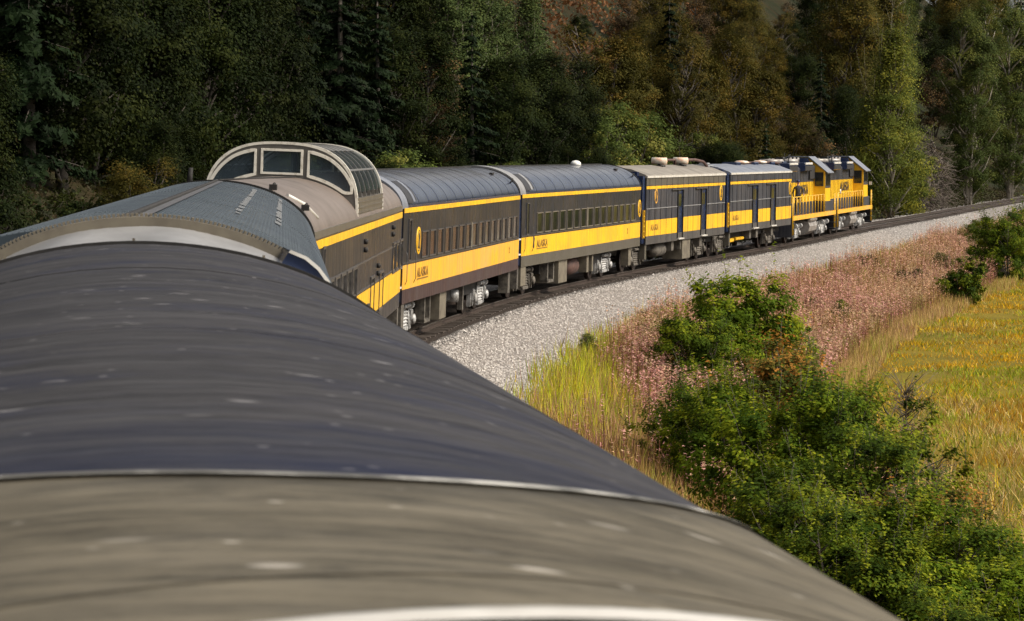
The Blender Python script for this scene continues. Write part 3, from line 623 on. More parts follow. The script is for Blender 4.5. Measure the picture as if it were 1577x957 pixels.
for k, (px, Z, sc, lab) in enumerate(((1105, 106, .30, 'small green weed clump in the fireweed just left of the topmost alder'), (1250, 120, .28, 'small green weed clump in fireweed left of the lone olive bush'), (1335, 150, .30, 'small weed clump in the fireweed under the gravel, mid right'),
    (1450, 160, .45, 'green weed clump between gravel and the far olive bush'), (1000, 92, .24, 'low green weed clump near the gravel edge'), (905, 84, .22, 'low green weed clump in the yellow verge grass'), (1160, 112, .26, 'green weed clump in fireweed behind the topmost alder'), (1500, 190, .8, 'green bush beside the gravel near the right edge'))):
    shrub('bright1' if k % 2 else 'low1', px, Z, sc * (.55 if k % 2 else 1), lab, 1.0, 'weed')
for px, Z, sc, lab in ((1392, 62, .85, 'leafless brown twiggy shrub at the meadow edge behind the alders'), (1440, 52, .6, 'bare twiggy shrub poking out right of the near alders')):
    bare(at(px, Z), Z, sc, lab, PROTO_BARE2, 'bare_shrub', 'shrub')
# ------------------------------------------------------------------ meadow and verge plants (uncountable)
def field_points(n, l0, l1, s0, s1, powr=1.0):
    si = s0 + rng.random(n) ** powr * (s1 - s0); ii = si.astype(int); lt = rng.uniform(l0, l1, n)
    P = PATH[ii] + TAN[ii] * (si - ii)[:, None] + RGT[ii] * lt[:, None]; k = (P[:, 0] / P[:, 1] > -.03) & (P[:, 0] / P[:, 1] < .185) & (P[:, 1] > 28); P = P[k]; lt = lt[k]
    return P, lt, gh(lt, P[:, 0], P[:, 1])
def blades(P, H, ht, wd, lean=.25):
    n = len(P); a = rng.random(n) * 6.283; d = rng.random(n) * 6.283; l = ht * lean * rng.random(n)
    w = np.stack([np.cos(a), np.sin(a), 0 * a], 1) * (wd * .5)[:, None]; B = np.c_[P, H - .03]
    T = B + np.stack([np.cos(d) * l, np.sin(d) * l, ht], 1); return np.stack([B - w, B + w, T], 1).reshape(-1, 3)
def jit(c, n, a=.25): return np.clip(np.asarray(c)[None] * rng.uniform(1 - a, 1 + a, (n, 1)) * rng.uniform(.92, 1.08, (n, 3)), 0, 1)
YEL, GRN, ORG, STR, PNK, MAR = (.56, .385, .010), (.25, .30, .012), (.58, .325, .008), (.62, .44, .18), (.68, .33, .31), (.38, .15, .14)
def dither(n, table):
    """table: list of (weight array, colour): every blade picks one colour by the local weights"""
    w = np.stack([np.broadcast_to(t[0], (n,)) for t in table], 1).clip(0); w = np.cumsum(w / w.sum(1)[:, None], 1); u = rng.random((n, 1)); k = (u > w).sum(1).clip(0, len(table) - 1)
    c = np.array([t[1] for t in table])[k]; return np.clip(c * rng.uniform(.72, 1.2, (n, 1)) * rng.uniform(.92, 1.08, (n, 3)), 0, 1)
def bumpf(x, lo, hi): return np.clip((x - lo) / (hi - lo), 0, 1)
# sedge meadow
P, lt, H = field_points(760000, 10.0, 80, 85, 300, 1.35)
n = len(P); a = vnoise(P[:, 0], P[:, 1], .055); b = vnoise(P[:, 0] * .5 + 40, P[:, 1] * .22, .12); c = vnoise(P[:, 0], P[:, 1], .5); e = vnoise(P[:, 0] + 11, P[:, 1] * .5, 1.3)
p1 = vnoise(P[:, 0] * .7, P[:, 1] + 33, .30); p2 = vnoise(P[:, 0] * .6 + 51, P[:, 1], .24); p3 = vnoise(P[:, 0] + 5, P[:, 1] + 71, .45)
near = bumpf(P[:, 1] + 14 * (c - .5), 86, 66)
col = dither(n, [(.30 + 1.5 * bumpf(a + .3 * c, .5, .8), YEL), (.04 + 4.0 * bumpf(p1 + .25 * a, .52, .72) * (1 - .5 * near), GRN), (.10 + 3.0 * bumpf(p2 + .2 * b, .62, .80) * (1 - near), ORG), (.06 + 3.2 * bumpf(p3, .62, .80), (.42, .23, .02)), (.02 + 1.5 * bumpf(p3, .34, .2), (.20, .22, .03)), (.05 + 2.2 * near * bumpf(e + c, .6, 1.1) + .5 * bumpf(16, 15, 10), STR), (.10 + .5 * near, (.20, .12, .035)), (2.2 * bumpf(15 - lt + 6 * (p1 - .5), 0, 3), (.42, .30, .09))])
ht = .09 + .16 * e + .24 * near; V = blades(P, H, ht * rng.uniform(.4, 1.2, n), .015 + P[:, 1] * .00022, 1.3)
tag(link('meadow_grass', np_mesh('meadow_grass', V, 3, col, 'col', True), M['plants']), 'yellow, green and orange sedge covering the wet meadow', 'grass', kind='stuff')
# verge grass between ballast and bushes
P, lt, H = field_points(260000, 4.0, 12.5, 85, 330, 1.4); n = len(P)
a = vnoise(P[:, 0], P[:, 1], .3); b = vnoise(P[:, 0] + 90, P[:, 1], .8); m1 = bumpf(P[:, 1] + 16 * (b - .5) + 5 * (lt - 5), 96, 76) * bumpf(P[:, 1] + 8 * (a - .5), 58, 68) * bumpf(7.6 - lt + 1.5 * (b - .5), 0, 1.5)
dens = rng.random(n) < np.clip((lt - 3.9 - .8 * b) / .9, .03, 1); P, lt, H, a, b, m1 = P[dens], lt[dens], H[dens], a[dens], b[dens], m1[dens]; n = len(P)
col = dither(n, [(.3 + .5 * b, (.50, .34, .12)), (.25 + 1.2 * bumpf(a, .5, .7), (.32, .32, .04)), (1.5 * m1 * a, (.60, .58, .02)), (1.0 * m1 * (1 - a), (.32, .42, .02)), (.8 * m1 * b * b, (.62, .45, .02)), (.3, (.16, .08, .04)), (2.0 * bumpf(lt, 9, 10.5), (.46, .31, .12)), (.5 * bumpf(a, .45, .3), (.42, .22, .17))])
V = blades(P, H, (.22 + .38 * b + .15 * m1) * rng.uniform(.4, 1.35, n), .010 + P[:, 1] * .00018, .5)
tag(link('verge_grass', np_mesh('verge_grass', V, 3, col, 'col', True), M['plants']), 'straw and green grass on the bank below the gravel', 'grass', kind='stuff')
# fireweed: stalk, drooping narrow leaves, pale seed tops
P, lt, H = field_points(44000, 4.5, 11.5, 88, 330, 1.35)
f = vnoise(P[:, 0] + 30, P[:, 1], .16); keep = ((lt > 4.8 + 1.2 * f) & (rng.random(len(P)) < np.clip((P[:, 1] - 72) / 14 + (lt - 6.2) / 2.2 + np.clip((66 - P[:, 1]) / 8, 0, 1) * .6, .02, 1)) & (P[:, 1] > 47) & (rng.random(len(P)) < np.clip(.1 + 2.2 * vnoise(P[:, 0] + 17, P[:, 1] - 5, .4), .15, 1))); P, H, lt, f = P[keep], H[keep], lt[keep], f[keep]; n = len(P)
ht = rng.uniform(.65, 1.35, n) * (.75 + .5 * vnoise(P[:, 0], P[:, 1], .9)); Vs = [blades(P, H, ht, np.full(n, .03), .12)]; cols = [jit((.20, .09, .06), n)]
tops = Vs[0].reshape(n, 3, 3)[:, 2]; base = np.c_[P, H]; tone = vnoise(P[:, 0], P[:, 1], .3); NL = 20
t = rng.uniform(.15, 1.0, (n, NL)); Cc = base[:, None] + (tops - base)[:, None] * t[..., None]; ang = rng.random((n, NL)) * 6.283; ln = rng.uniform(.07, .15, (n, NL)) * (1.15 - .6 * t)
d = np.stack([np.cos(ang), np.sin(ang), rng.uniform(-.3, .7, (n, NL))], 2) * ln[..., None]; w_ = np.stack([-np.sin(ang), np.cos(ang), 0 * ang], 2) * np.where(t > .72, .030, .018)[..., None]
Vs.append(np.stack([Cc - w_, Cc + w_, Cc + d], 2).reshape(-1, 3))
cA, cB, cC = np.array(PNK), np.array(MAR), np.array((.26, .24, .05)); tt = np.clip(tone * 1.8 - .5 + rng.normal(size=n) * .35, 0, 1)[:, None] * np.ones((1, NL)); cc = cA * (1 - tt[..., None]) + cB * tt[..., None]; og = rng.random(n) < np.clip(3.2 * vnoise(P[:, 0] + 5, P[:, 1], .28) - 1.3, .04, .9); cc[og] = cc[og] * .25 + np.array((.55, .38, .12)) * .75; gg = rng.random(n) < np.clip(4 * vnoise(P[:, 0] + 55, P[:, 1] + 9, .35) - 2.4, .03, .9); cc[gg] = cc[gg] * .2 + np.array((.24, .28, .05)) * .8
gmask = rng.random((n, NL)) < .22; cc[gmask] = cC; up = t > .72; cc[up] = cc[up] * .5 + np.array((.70, .44, .36)) * .5; cc = cc.reshape(-1, 3) * rng.uniform(.65, 1.3, (n * NL, 1)); cols.append(np.clip(cc, 0, 1))
tag(link('fireweed', np_mesh('fireweed', np.concatenate(Vs), 3, np.concatenate(cols), 'col', True), M['plants']), 'dense pink and maroon fireweed gone to seed along the bank', 'wildflowers', kind='stuff')
# ------------------------------------------------------------------ train
class Car:
    def __init__(s, key, name, label, cat):
        (x0, y0), (x1, y1), lean = ENDS[key]; s.a = math.atan2(y1 - y0, x1 - x0); s.L = math.hypot(x1 - x0, y1 - y0)
        lr = R(lean); off = lr * 2.3                                      # the rail super-elevation leans each car into the curve
        rx, ry = math.sin(s.a), -math.cos(s.a); s.x0, s.y0 = x0 - rx * off, y0 - ry * off
        s.root = empty(name, (s.x0, s.y0, .02), (lr, 0, s.a)); tag(s.root, label, cat, None)
    def at(s, px, w=1.5):
        """distance along the car whose right side shows at this column of the photograph"""
        k = (px - 788.5) / FPX; rx, ry = math.sin(s.a), -math.cos(s.a); bx, by = s.x0 + rx * w, s.y0 + ry * w; dx, dy = math.cos(s.a), math.sin(s.a)
        return (k * by - bx) / (dx - k * dy)
def arc(a, b, eave, n=24, lo=0, hi=math.pi, exp=2.0):
    """roof section from the right eave over the crown to the left: (y, z)"""
    out = []
    for i in range(n + 1):
        t = lo + (hi - lo) * i / n; c, s_ = math.cos(t), math.sin(t)
        out.append((-a * math.copysign(abs(c) ** (2 / exp), c), eave + b * abs(s_) ** (2 / exp)))
    return out
def shell(mb, sec, x0, x1, n=1, smooth=True): return mb.extr(sec, x0, x1, caps=True, n=n, smooth=smooth)
EAVE, RISE = 3.29, .87
def roof(car, mat, x0=0, x1=None, ex=0, name='roof', exp=2.0, a=1.5, b=RISE, eave=EAVE, parent=None):
    x1 = car.L if x1 is None else x1
    return shell(MB(), arc(a + ex, b + ex, eave, 28, exp=exp), x0, x1).build(name, M[mat], parent or car.root)
def body(car, mat, x0=0, x1=None, z0=1.02, a=1.5, eave=EAVE):
    x1 = car.L if x1 is None else x1
    return shell(MB(), [(-a, z0), (-a, eave), (a, eave), (a, z0)], x0, x1, smooth=False).build('body', M[mat], car.root)
def strip(car, name, mat, z0, z1, x0=0, x1=None, pr=.012, both=True, label=None, w=1.5):
    x1 = car.L if x1 is None else x1; mb = MB()
    mb.box(x0 + .01, x1 - .01, -w - pr, -w + .02, z0, z1)
    if both: mb.box(x0 + .01, x1 - .01, w - .02, w + pr, z0, z1)
    o = mb.build(name, M[mat], car.root)
    if label: o['label'] = label
    return o
def frame_mesh(wd, ht, t, d, r=0.0):
    """picture frame in the xz plane facing -y, centred"""
    def ring(w, h, rr):
        if rr <= 0: return [(-w, -h), (w, -h), (w, h), (-w, h)]
        o = []
        for cx, cz, s0 in ((w-rr, -h+rr, -90), (w-rr, h-rr, 0), (-w+rr, h-rr, 90), (-w+rr, -h+rr, 180)):
            for k in range(4): o.append((cx + rr * math.cos(R(s0 + 30 * k)), cz + rr * math.sin(R(s0 + 30 * k))))
        return o
    A = ring(wd/2 + t, ht/2 + t, r + t if r else 0); B = ring(wd/2, ht/2, r); n = len(A); v = []; f = []
    for P_, y in ((A, 0), (A, -d), (B, -d), (B, 0)): v += [(x, y, z) for x, z in P_]
    for k in range(3):
        for j in range(n): f.append((k*n+j, k*n+(j+1) % n, (k+1)*n+(j+1) % n, (k+1)*n+j))
    return MB().add(v, f).mesh('frame')
MC = {}
def window(car, xc, zc, wd, ht, glass='glass', frame='frame_grey', t=.05, name='window', w=1.5, label=None, d=.03):
    k = (wd, ht, glass); kf = (wd, ht, t, frame, d)
    if k not in MC: MC[k] = MB().box(-wd/2, wd/2, -.004, .02, -ht/2, ht/2).mesh('pane', M[glass])
    if kf not in MC: m = frame_mesh(wd, ht, t, d); m.materials.append(M[frame]); MC[kf] = m
    o = link(name, MC[k], None, car.root, (xc, -w - .004, zc)); link('frame', MC[kf], None, o, (0, .003, 0))
    if label: o['label'] = label
    return o
def text(car, body_, x, z, h, mat='lettering', name='lettering', w=1.5, stretch=1.0, y=None, underline=False):
    cu = bpy.data.curves.new(name, 'FONT'); cu.body = body_; cu.size = h * 1.38; cu.extrude = .004; cu.space_character = 1.1; cu.offset = .008 * h / .3
    t = bpy.data.objects.new('tmp', cu); C.objects.link(t); dg = bpy.context.evaluated_depsgraph_get(); dg.update()
    me = bpy.data.meshes.new_from_object(t.evaluated_get(dg)); bpy.data.objects.remove(t); bpy.data.curves.remove(cu)
    if underline:
        bm = bmesh.new(); bm.from_mesh(me); wmax = max(v.co.x for v in bm.verts)
        for q_ in (((0, -.09*h/.3, .004), (wmax, -.09*h/.3, .004), (wmax, -.045*h/.3, .004), (0, -.045*h/.3, .004)),): bm.faces.new([bm.verts.new(p) for p in q_])
        bm.to_mesh(me); bm.free()
    me.materials.clear()
    return link(name, me, M[mat], car.root, (x, -w - .018 if y is None else y, z), (R(90), 0, 0), (stretch, 1, 1))
def emblem(car, x, z, r=.34, worn=False, w=1.5):
    """round yellow railway seal: dark rim ring, dark inner figure"""
    e = MB().lathe([(-w - .016, r * .97), (-w - .010, r)], 'y', 28).lathe([(-w - .01, r), (-w + .01, r)], 'y', 28).build('emblem', M['yellow' if not worn else 'yellow_warm'], car.root, loc=(x, 0, z))
    mb = MB(); n = 28; y = -w - .020
    for r0, r1 in ((r * .70, r * .78),):
        v = [(rr * math.cos(6.2832 * k / n), y, rr * math.sin(6.2832 * k / n)) for k in range(n) for rr in (r0, r1)]
        mb.add(v, [(2*k, 2*k+1, (2*k+3) % (2*n), (2*k+2) % (2*n)) for k in range(n)])
    mb.add([(-.14, y, -.18), (.14, y, -.2), (.1, y, -.02), (.17, y, .08), (.05, y, .21), (-.09, y, .17), (-.06, y, .03)], [tuple(range(7))])
    mb.build('emblem_figure', M['emblem_dark'], e)
    return e
# bogies --------------------------------------------------------------
wheel_me = MB().lathe([(-.07, .30), (-.07, .455), (.06, .455), (.075, .49), (.09, .49), (.09, .3), (.04, .28), (.04, .12), (-.10, .10)], 'y', 20).mesh('wheel', M['steel'])
def spring_mesh(r=.11, h=.42, n=5):
    pr = []
    for k in range(n): z = h * k / n; pr += [(z, r * .72), (z + h/n*.25, r), (z + h/n*.6, r), (z + h/n*.8, r * .72)]
    return MB().lathe(pr, 'z', 12)
def bogie(car, x, mat='silver', base=2.4, heavy=False, detailed=True, spring_mat=None):
    b = MB(); hb = base / 2
    for sgn in (-1, 1):
        y = sgn * 1.02
        pts = [(-hb - .35, .74), (-hb + .28, .78), (-hb + .55, .50), (hb - .55, .50), (hb - .28, .78), (hb + .35, .74), (hb + .35, .90), (-hb - .35, .90)]
        sec = [(px, pz) for px, pz in pts]; v = [(px, yy, pz) for yy in (y - .07, y + .07) for px, pz in sec]; n = len(sec)
        b.add(v, [tuple(range(n)), tuple(range(2*n-1, n-1, -1))] + [(j, j+n, (j+1) % n + n, (j+1) % n) for j in range(n)])
        for xx in (-hb, hb):
            b.box(xx - .17, xx + .17, y - .13 if sgn < 0 else y - .05, y + .05 if sgn < 0 else y + .13, .33, .72, .03)         # journal box
            b.lathe([(0, .15), (.07 * sgn, .13), (.10 * sgn, .05)], 'y', 10, (xx, y + sgn * .13, .47))
            b.box(xx - .26, xx - .19, y - .06, y + .06, .22, .80); b.box(xx + .19, xx + .26, y - .06, y + .06, .22, .80)
        b.box(-.45, .45, y - .16, y + .16, .22, .33, .02)                                                                    # spring plank
        b.box(-hb + .26, hb - .26, y - .03, y + .03, .28, .36)                                                               # equaliser
        b.tube([(-.5, y + sgn * .17, .86), (.5, y + sgn * .17, .86)], .06, 8); b.lathe([(0, .10), (.22, .10)], 'x', 10, (.5, y + sgn * .17, .86))
        b.tube([(-.5, y + sgn * .1, .80), (-.62, y + sgn * .15, .3)], .035, 5); b.tube([(.62, y + sgn * .1, .85), (.55, y + sgn * .15, .25)], .035, 5)
    b.box(-.28, .28, -1.1, 1.1, .58, .86, .04)
    o = b.build('bogie', M[mat], car.root, loc=(x, 0, 0))
    k = ('spring', mat)
    if k not in MC: MC[k] = spring_mesh().mesh('spring', M[spring_mat or mat])
    for xx in (-.26, .02, .28): link('spring', MC[k], None, o, (xx - .01, -1.08, .33))
    for xx in (-hb + .62, hb - .62): link('spring', MC[k], None, o, (xx, -1.02, .36), scale=(.8, .8, .8))
    for xx in (-hb, hb):
        ax = MB().lathe([(-.95, .08), (.95, .08)], 'y', 8).build('axle', M['steel'], o, loc=(xx, 0, .47))
        link('wheel', wheel_me, None, o, (xx, -.755, .47), (0, 0, math.pi)); link('wheel', wheel_me, None, o, (xx, .755, .47))
    return o
def part(car, name, mat, fn, **kw):
    mb = MB(); fn(mb); o = mb.build(name, M[mat], car.root if hasattr(car, 'root') else car)
    for k, v in kw.items(): o[k] = v
    return o
def diaphragm(car, x0, x1, wd=.55, z1=3.85, mat='rubber'):
    mb = MB(); n = max(3, int((x1 - x0) / .09))
    for k in range(n):
        a = x0 + (x1 - x0) * k / n; mb.box(a, a + (x1 - x0) / n * .62, -wd, wd, .95, z1, .05)
    mb.build('diaphragm', M[mat], car.root)
def coupler(car, x0, x1): part(car, 'coupler', 'steel', lambda m: m.box(x0, x1, -.10, .10, .72, .95, .03))
def end_fairing(car, x0, x1, a=1.5, z0=1.05, mat='navy', ex=.012, scoop=True, roofmat='white_metal'):
    """full-width weather fairing at a car end: painted side cheeks, curved hood with dark scoops cut across the shoulder"""
    cheek = MB()
    for sg in (-1, 1): cheek.box(x0, x1, min(sg * (a + ex), sg * (a - .12)), max(sg * (a + ex), sg * (a - .12)), z0, EAVE - .01)
    cheek.build('end_cheek', M[mat], car.root)
# ---- 1 the car the camera looks over ---------------------------------
own = Car('own', 'passenger_car', 'dark grey weathered carriage roof filling the foreground below the viewer', 'train car')
L0 = own.L
own.root.location.z -= .045
def own_x(Y): return (Y - own.y0) / math.sin(own.a)          # world depth to local length on the centre line
cow = own_x(4.28)
body(own, 'charcoal', 0, L0 - .25)
roof(own, 'roof_dark', cow - 2.5, L0 - .25)
# raised seams between the roof sheets, curving over the car
sm = MB()
for k, xx in enumerate(np.arange(cow + 3.9, L0 - 1, 4.4)):
    pr = arc(1.5 + .002, RISE + .002, EAVE, 28); inn = arc(1.5 - .01, RISE - .01, EAVE, 28); m = len(pr)
    sm.extr(pr + inn[::-1], xx, xx + .035, smooth=False)
sm.build('roof_seams', M['roof_dark'], own.root)
# beige cowl: sheet metal 12 mm proud whose front edge runs forward at the sides
def cowl(u0, u1, f_front, f_back, ex, n=40, m=10):
    P_ = arc(1.5 + ex, RISE + ex, EAVE, 64); vs = []; mb = MB()
    for y, z in P_:
        u = -y
        for j in range(m + 1):
            x = f_back(u) + (f_front(u) - f_back(u)) * j / m; vs.append((x, y, z))
        vs.append((f_front(u) + .004, y * .985, z - .02))
    w = m + 2; mb.add(vs, [(i*w+j, i*w+j+1, (i+1)*w+j+1, (i+1)*w+j) for i in range(len(P_)-1) for j in range(w - 1)], True); return mb
front = lambda u: cow + 1.35 * max(u, -u) ** 2 * (1 if u > 0 else .55) - .0
part_c = cowl(0, 0, front, lambda u: cow - 2.2, .012).build('cowl', M['roof_cowl'], own.root)
part_s = cowl(0, 0, lambda u: front(u) + .028, lambda u: front(u) - .012, .0175, m=2).build('cowl_edge_bead', M['bead'], own.root)
cowl(0, 0, lambda u: cow - 1.02 + .45 * u, lambda u: cow - 1.03 + .45 * u, .0135, m=2).build('cowl_seam', M['roof_cowl'], own.root)
cowl(0, 0, lambda u: cow - 1.45 + .67 * max(u, -.35), lambda u: cow - 1.53 + .67 * max(u, -.35), .034, m=4).build('windscreen_sill', M['white_metal'], own.root)
vent = MB()
for u in np.arange(-.12, .20, .019):
    vent.box(cow - 1.68 + .67 * u, cow - 1.555 + .67 * u, -u - .006, -u + .006, 4.10, 4.178)
vent.build('vent_grille', M['rubber'], own.root)
# bird marks and solder blobs as small proud dabs of paint
# front end: canvas hood and ribbed beige bellows rim
P0, P1 = arc(1.5, RISE, EAVE, 40, .0, math.pi), arc(1.44, .93, EAVE + .01, 40)
hood = MB(); w = 10; vs = []
for (y0, z0), (y1, z1) in zip(arc(1.5 + .01, RISE + .01, EAVE, 48), arc(1.20, .82, EAVE + .125, 48)):
    for j in range(w + 1):
        t = j / w; sag = -.045 * math.sin(math.pi * t) * (1 + .5 * math.sin(y0 * 9)); vs.append((L0 - .25 + 1.0 * t, y0 + (y1 - y0) * t, z0 + (z1 - z0) * t + sag))
hood.add(vs, [(i*(w+1)+j, i*(w+1)+j+1, (i+1)*(w+1)+j+1, (i+1)*(w+1)+j) for i in range(48) for j in range(w)], True); hood.build('canvas_hood', M['canvas'], own.root)
rim_o, rim_i = arc(1.22, .83, EAVE + .16, 60), arc(1.17, .785, EAVE + .15, 60)
MB().extr(rim_o + rim_i[::-1], L0 + .72, L0 + .84).build('bellows_rim', M['tan_box'], own.root)
for key_, xx in (('a', L0 + .86),):
    ro, ri = arc(1.23, .835, EAVE + .16, 150), arc(1.12, .72, EAVE + .16, 150)
    for k in range(20, 131):
        y, z = ro[k]; yi, zi = ri[k]
        if 'rib' not in MC: MC['rib'] = MB().box(-.03, .06, -.008, .008, -.03, .012).mesh('bellows_rib', M['tan_box'])
        th_ = math.atan2(z - zi, -(y - yi)); link('bellows_rib', MC['rib'], None, own.root, (xx, y, z), (-(th_ - math.pi/2), 0, 0))
sc_o = [(-.74, 4.135), (-.83, 4.10), (-.90, 4.045), (-.955, 3.975), (-.985, 3.90)]
sc_i = [(y + .06, z - .10) for y, z in sc_o][::-1]
part(own, 'end_scoop', 'navy', lambda m: m.extr(sc_o + sc_i, L0 + .25, L0 + .9))
part(own, 'scoop_trim', 'white_metal', lambda m: m.extr([(y - .005, z + .005) for y, z in sc_o] + [(y + .006, z - .010) for y, z in sc_o][::-1], L0 + .23, L0 + .252))
part(own, 'scoop_trim', 'white_metal', lambda m: m.extr([(y - .004, z + .004) for y, z in sc_o[2:]] + [(y + .006, z - .008) for y, z in sc_o[2:]][::-1], L0 + .6, L0 + .64))
part(own, 'roof_edge_strip', 'black', lambda m: m.extr(arc(1.515, RISE + .015, EAVE, 40) + arc(1.49, RISE - .01, EAVE, 40)[::-1], L0 - .27, L0 - .235))
part(own, 'end_wall', 'black', lambda m: m.box(L0 - .24, L0 + .70, -.6, .6, .95, 3.9))
riv = MB()
for k in range(4, 45, 7):
    y, z = arc(1.52, RISE + .02, EAVE, 48)[k]; riv.box(L0 - .17, L0 - .15, y - .007, y + .007, z - .01, z + .006)
riv.build('hood_clips', M['tan_box'], own.root)
for xx in (3.5, L0 - 3.6): bogie(own, xx, 'dirty_grey')

# ---- 2 the blue-grey roofed car --------------------------------------
c1 = Car('blue', 'passenger_car', 'carriage with finely ribbed blue-grey roof and dark crown ridge behind the dome car', 'train car')
body(c1, 'charcoal'); roof(c1, 'roof_blue')
fl = MB()
for k, (y, z) in enumerate(arc(1.502, RISE + .002, EAVE, 130)):
    if 5 < k < 125 and abs(k - 65) > 1: fl.box(.05, c1.L - .05, y - .004, y + .004, z - .01, z + .0015)
fl.build('roof_flutes', M['roof_blue'], c1.root)
tr_ = MB()
for xx in np.arange(.6, c1.L - .2, .30):
    pr = arc(1.5 + .0015, RISE + .0015, EAVE, 28); inn = arc(1.49, RISE - .01, EAVE, 28); tr_.extr(pr + inn[::-1], xx, xx + .03, smooth=False)
tr_.build('roof_battens', M['roof_blue'], c1.root)
part(c1, 'crown_ridge', 'black', lambda m: m.box(.1, c1.L - .05, -.022, .022, 4.14, 4.195, .01))
part(c1, 'ridge_flashing', 'frame_grey', lambda m: m.add([(.1, -.03, 4.172), (c1.L - .1, -.03, 4.172), (c1.L - .1, -.10, 4.168), (.1, -.10, 4.168)], [(0, 1, 2, 3)]))
for u, xa, xb in ((.62, 9, 26.8), (.98, 11, 27.2)):  # broken rows of pale dashes running lengthwise down the roof
    def streak(m, u=u, xa=xa, xb=xb):
        for k in range(int((xb - xa) / .5)):
            if random.random() < .8:
                zz = lambda y: EAVE + (RISE + .006) * math.sqrt(1 - (y / 1.506) ** 2); x_ = xa + k * .5; y0_, y1_ = u - .02 - random.random() * .02, u + .025
                m.add([(x_, -y0_, zz(y0_) + .006), (x_ + .36, -y0_, zz(y0_) + .006), (x_ + .36, -y1_, zz(y1_) + .006), (x_, -y1_, zz(y1_) + .006)], [(0, 1, 2, 3)])
    part(c1, 'roof_pale_strip', 'streak_grey', streak)
strip(c1, 'stripe', 'yellow_warm', 3.20, 3.30); strip(c1, 'yellow_band', 'yellow_warm', 1.38, 1.96)
diaphragm(c1, -.5, -.02); coupler(c1, -.6, 0)
for xx in (3.4, c1.L - 3.4): bogie(c1, xx, 'dirty_grey')

# ---- 3 the dome car --------------------------------------------------
c2 = Car('dome', 'dome_car', 'observation dome car with tan roof and glazed dome with cream framed windows', 'train car')
body(c2, 'charcoal_b'); roof(c2, 'roof_tan')
strip(c2, 'stripe', 'yellow', 3.13, 3.27); strip(c2, 'eave_moulding', 'dome_metal', 3.30, 3.42, pr=.01)
strip(c2, 'yellow_band', 'yellow', 1.38, 1.95)
xs = lambda p: c2.at(p)
part(c2, 'ring_seam', 'black', lambda m: m.extr(arc(1.52, RISE + .02, EAVE, 40) + arc(1.47, RISE - .03, EAVE, 40)[::-1], -.02, .05))
part(c2, 'roof_ridge_seam', 'black', lambda m: m.tube([(.1, .02, 4.175), (4, -.06, 4.175), (8, -.22, 4.165), (11, -.3, 4.15)], .012, 4))
def horn(m): m.box(-.12, .12, -.05, .05, 0, .10); m.tube([(-.1, 0, .1), (.14, 0, .14)], [.03, .07], 8)
for (u, xx) in ((.75, .5), (1.28, .35)):
    z = EAVE + RISE * math.sqrt(1 - (u / 1.5) ** 2); part(c2, 'roof_bracket', 'black', lambda m: (m.tube([(xx, -u, z), (xx + .1, -u - .05, z + .10), (xx + .5, -u, z + .03)], .025, 5), m.box(xx - .05, xx + .06, -u - .1, -u + .02, z, z + .09)))
part(c2, 'antenna', 'black', lambda m: (m.tube([(1.2, .62, 4.06), (1.2, .60, 4.34)], [.05, .035], 7), m.box(.4, .7, 1.15, 1.3, 3.8, 3.88)))
part(c2, 'drain_pipe', 'white_metal', lambda m: m.tube([(.9, -.98 , 3.96), (1.3, -1.22, 3.82), (1.7, -1.40, 3.60)], .035, 6))
DX0 = (57.6 - c2.y0) / math.sin(c2.a); DX1 = DX0 + 7.6
dome = lambda ex=0.0, n=40: [(y, z) for y, z in arc(1.45 + ex, 1.34 + ex, 3.45, n, exp=2.65)]
# bulkheads with three window openings
def dome_wall(x, th, label=None):
    """front wall as strips between the window openings; openings themselves are filled with panes"""
    bmm = MB(); D = dome(0, 64); ztop = lambda y: float(np.interp(y, [p[0] for p in D], [p[1] for p in D]))
    zr = lambda y: EAVE + RISE * math.sqrt(max(0, 1 - (y / 1.5) ** 2)) - .05 if abs(y) < 1.5 else EAVE
    ys = np.linspace(-1.44, 1.44, 97)
    def opening(y):
        a_ = abs(y)
        if a_ < .37: return 4.22, 4.645
        if .50 < a_ < 1.33: return max(zr(y) + .13, 3.9 if a_ > 1.2 else 0), ztop(y) - .13 - .10 * max(0, a_ - .9)
        return None
    for y0, y1 in zip(ys[:-1], ys[1:]):
        o = opening((y0 + y1) / 2); segs = [((zr(y0), zr(y1)), (ztop(y0), ztop(y1)))]
        if o and o[1] > o[0] + .04: segs = [((zr(y0), zr(y1)), (o[0], o[0])), ((o[1], o[1]), (ztop(y0), ztop(y1)))]
        for (a0, a1), (b0, b1) in segs:
            v = [(xx, yy, zz) for xx in (x, x + th) for yy, zz in ((y0, a0), (y1, a1), (y1, b1), (y0, b0))]
            bmm.add(v, [(0, 3, 2, 1), (4, 5, 6, 7), (0, 1, 5, 4), (2, 3, 7, 6)])
    return bmm, opening
wall_, opening = dome_wall(DX0, .07); wall_.build('dome_bulkhead', M['dome_metal'], c2.root)
wall2, _ = dome_wall(DX1 - .07, .07); wall2.build('dome_bulkhead', M['dome_metal'], c2.root)
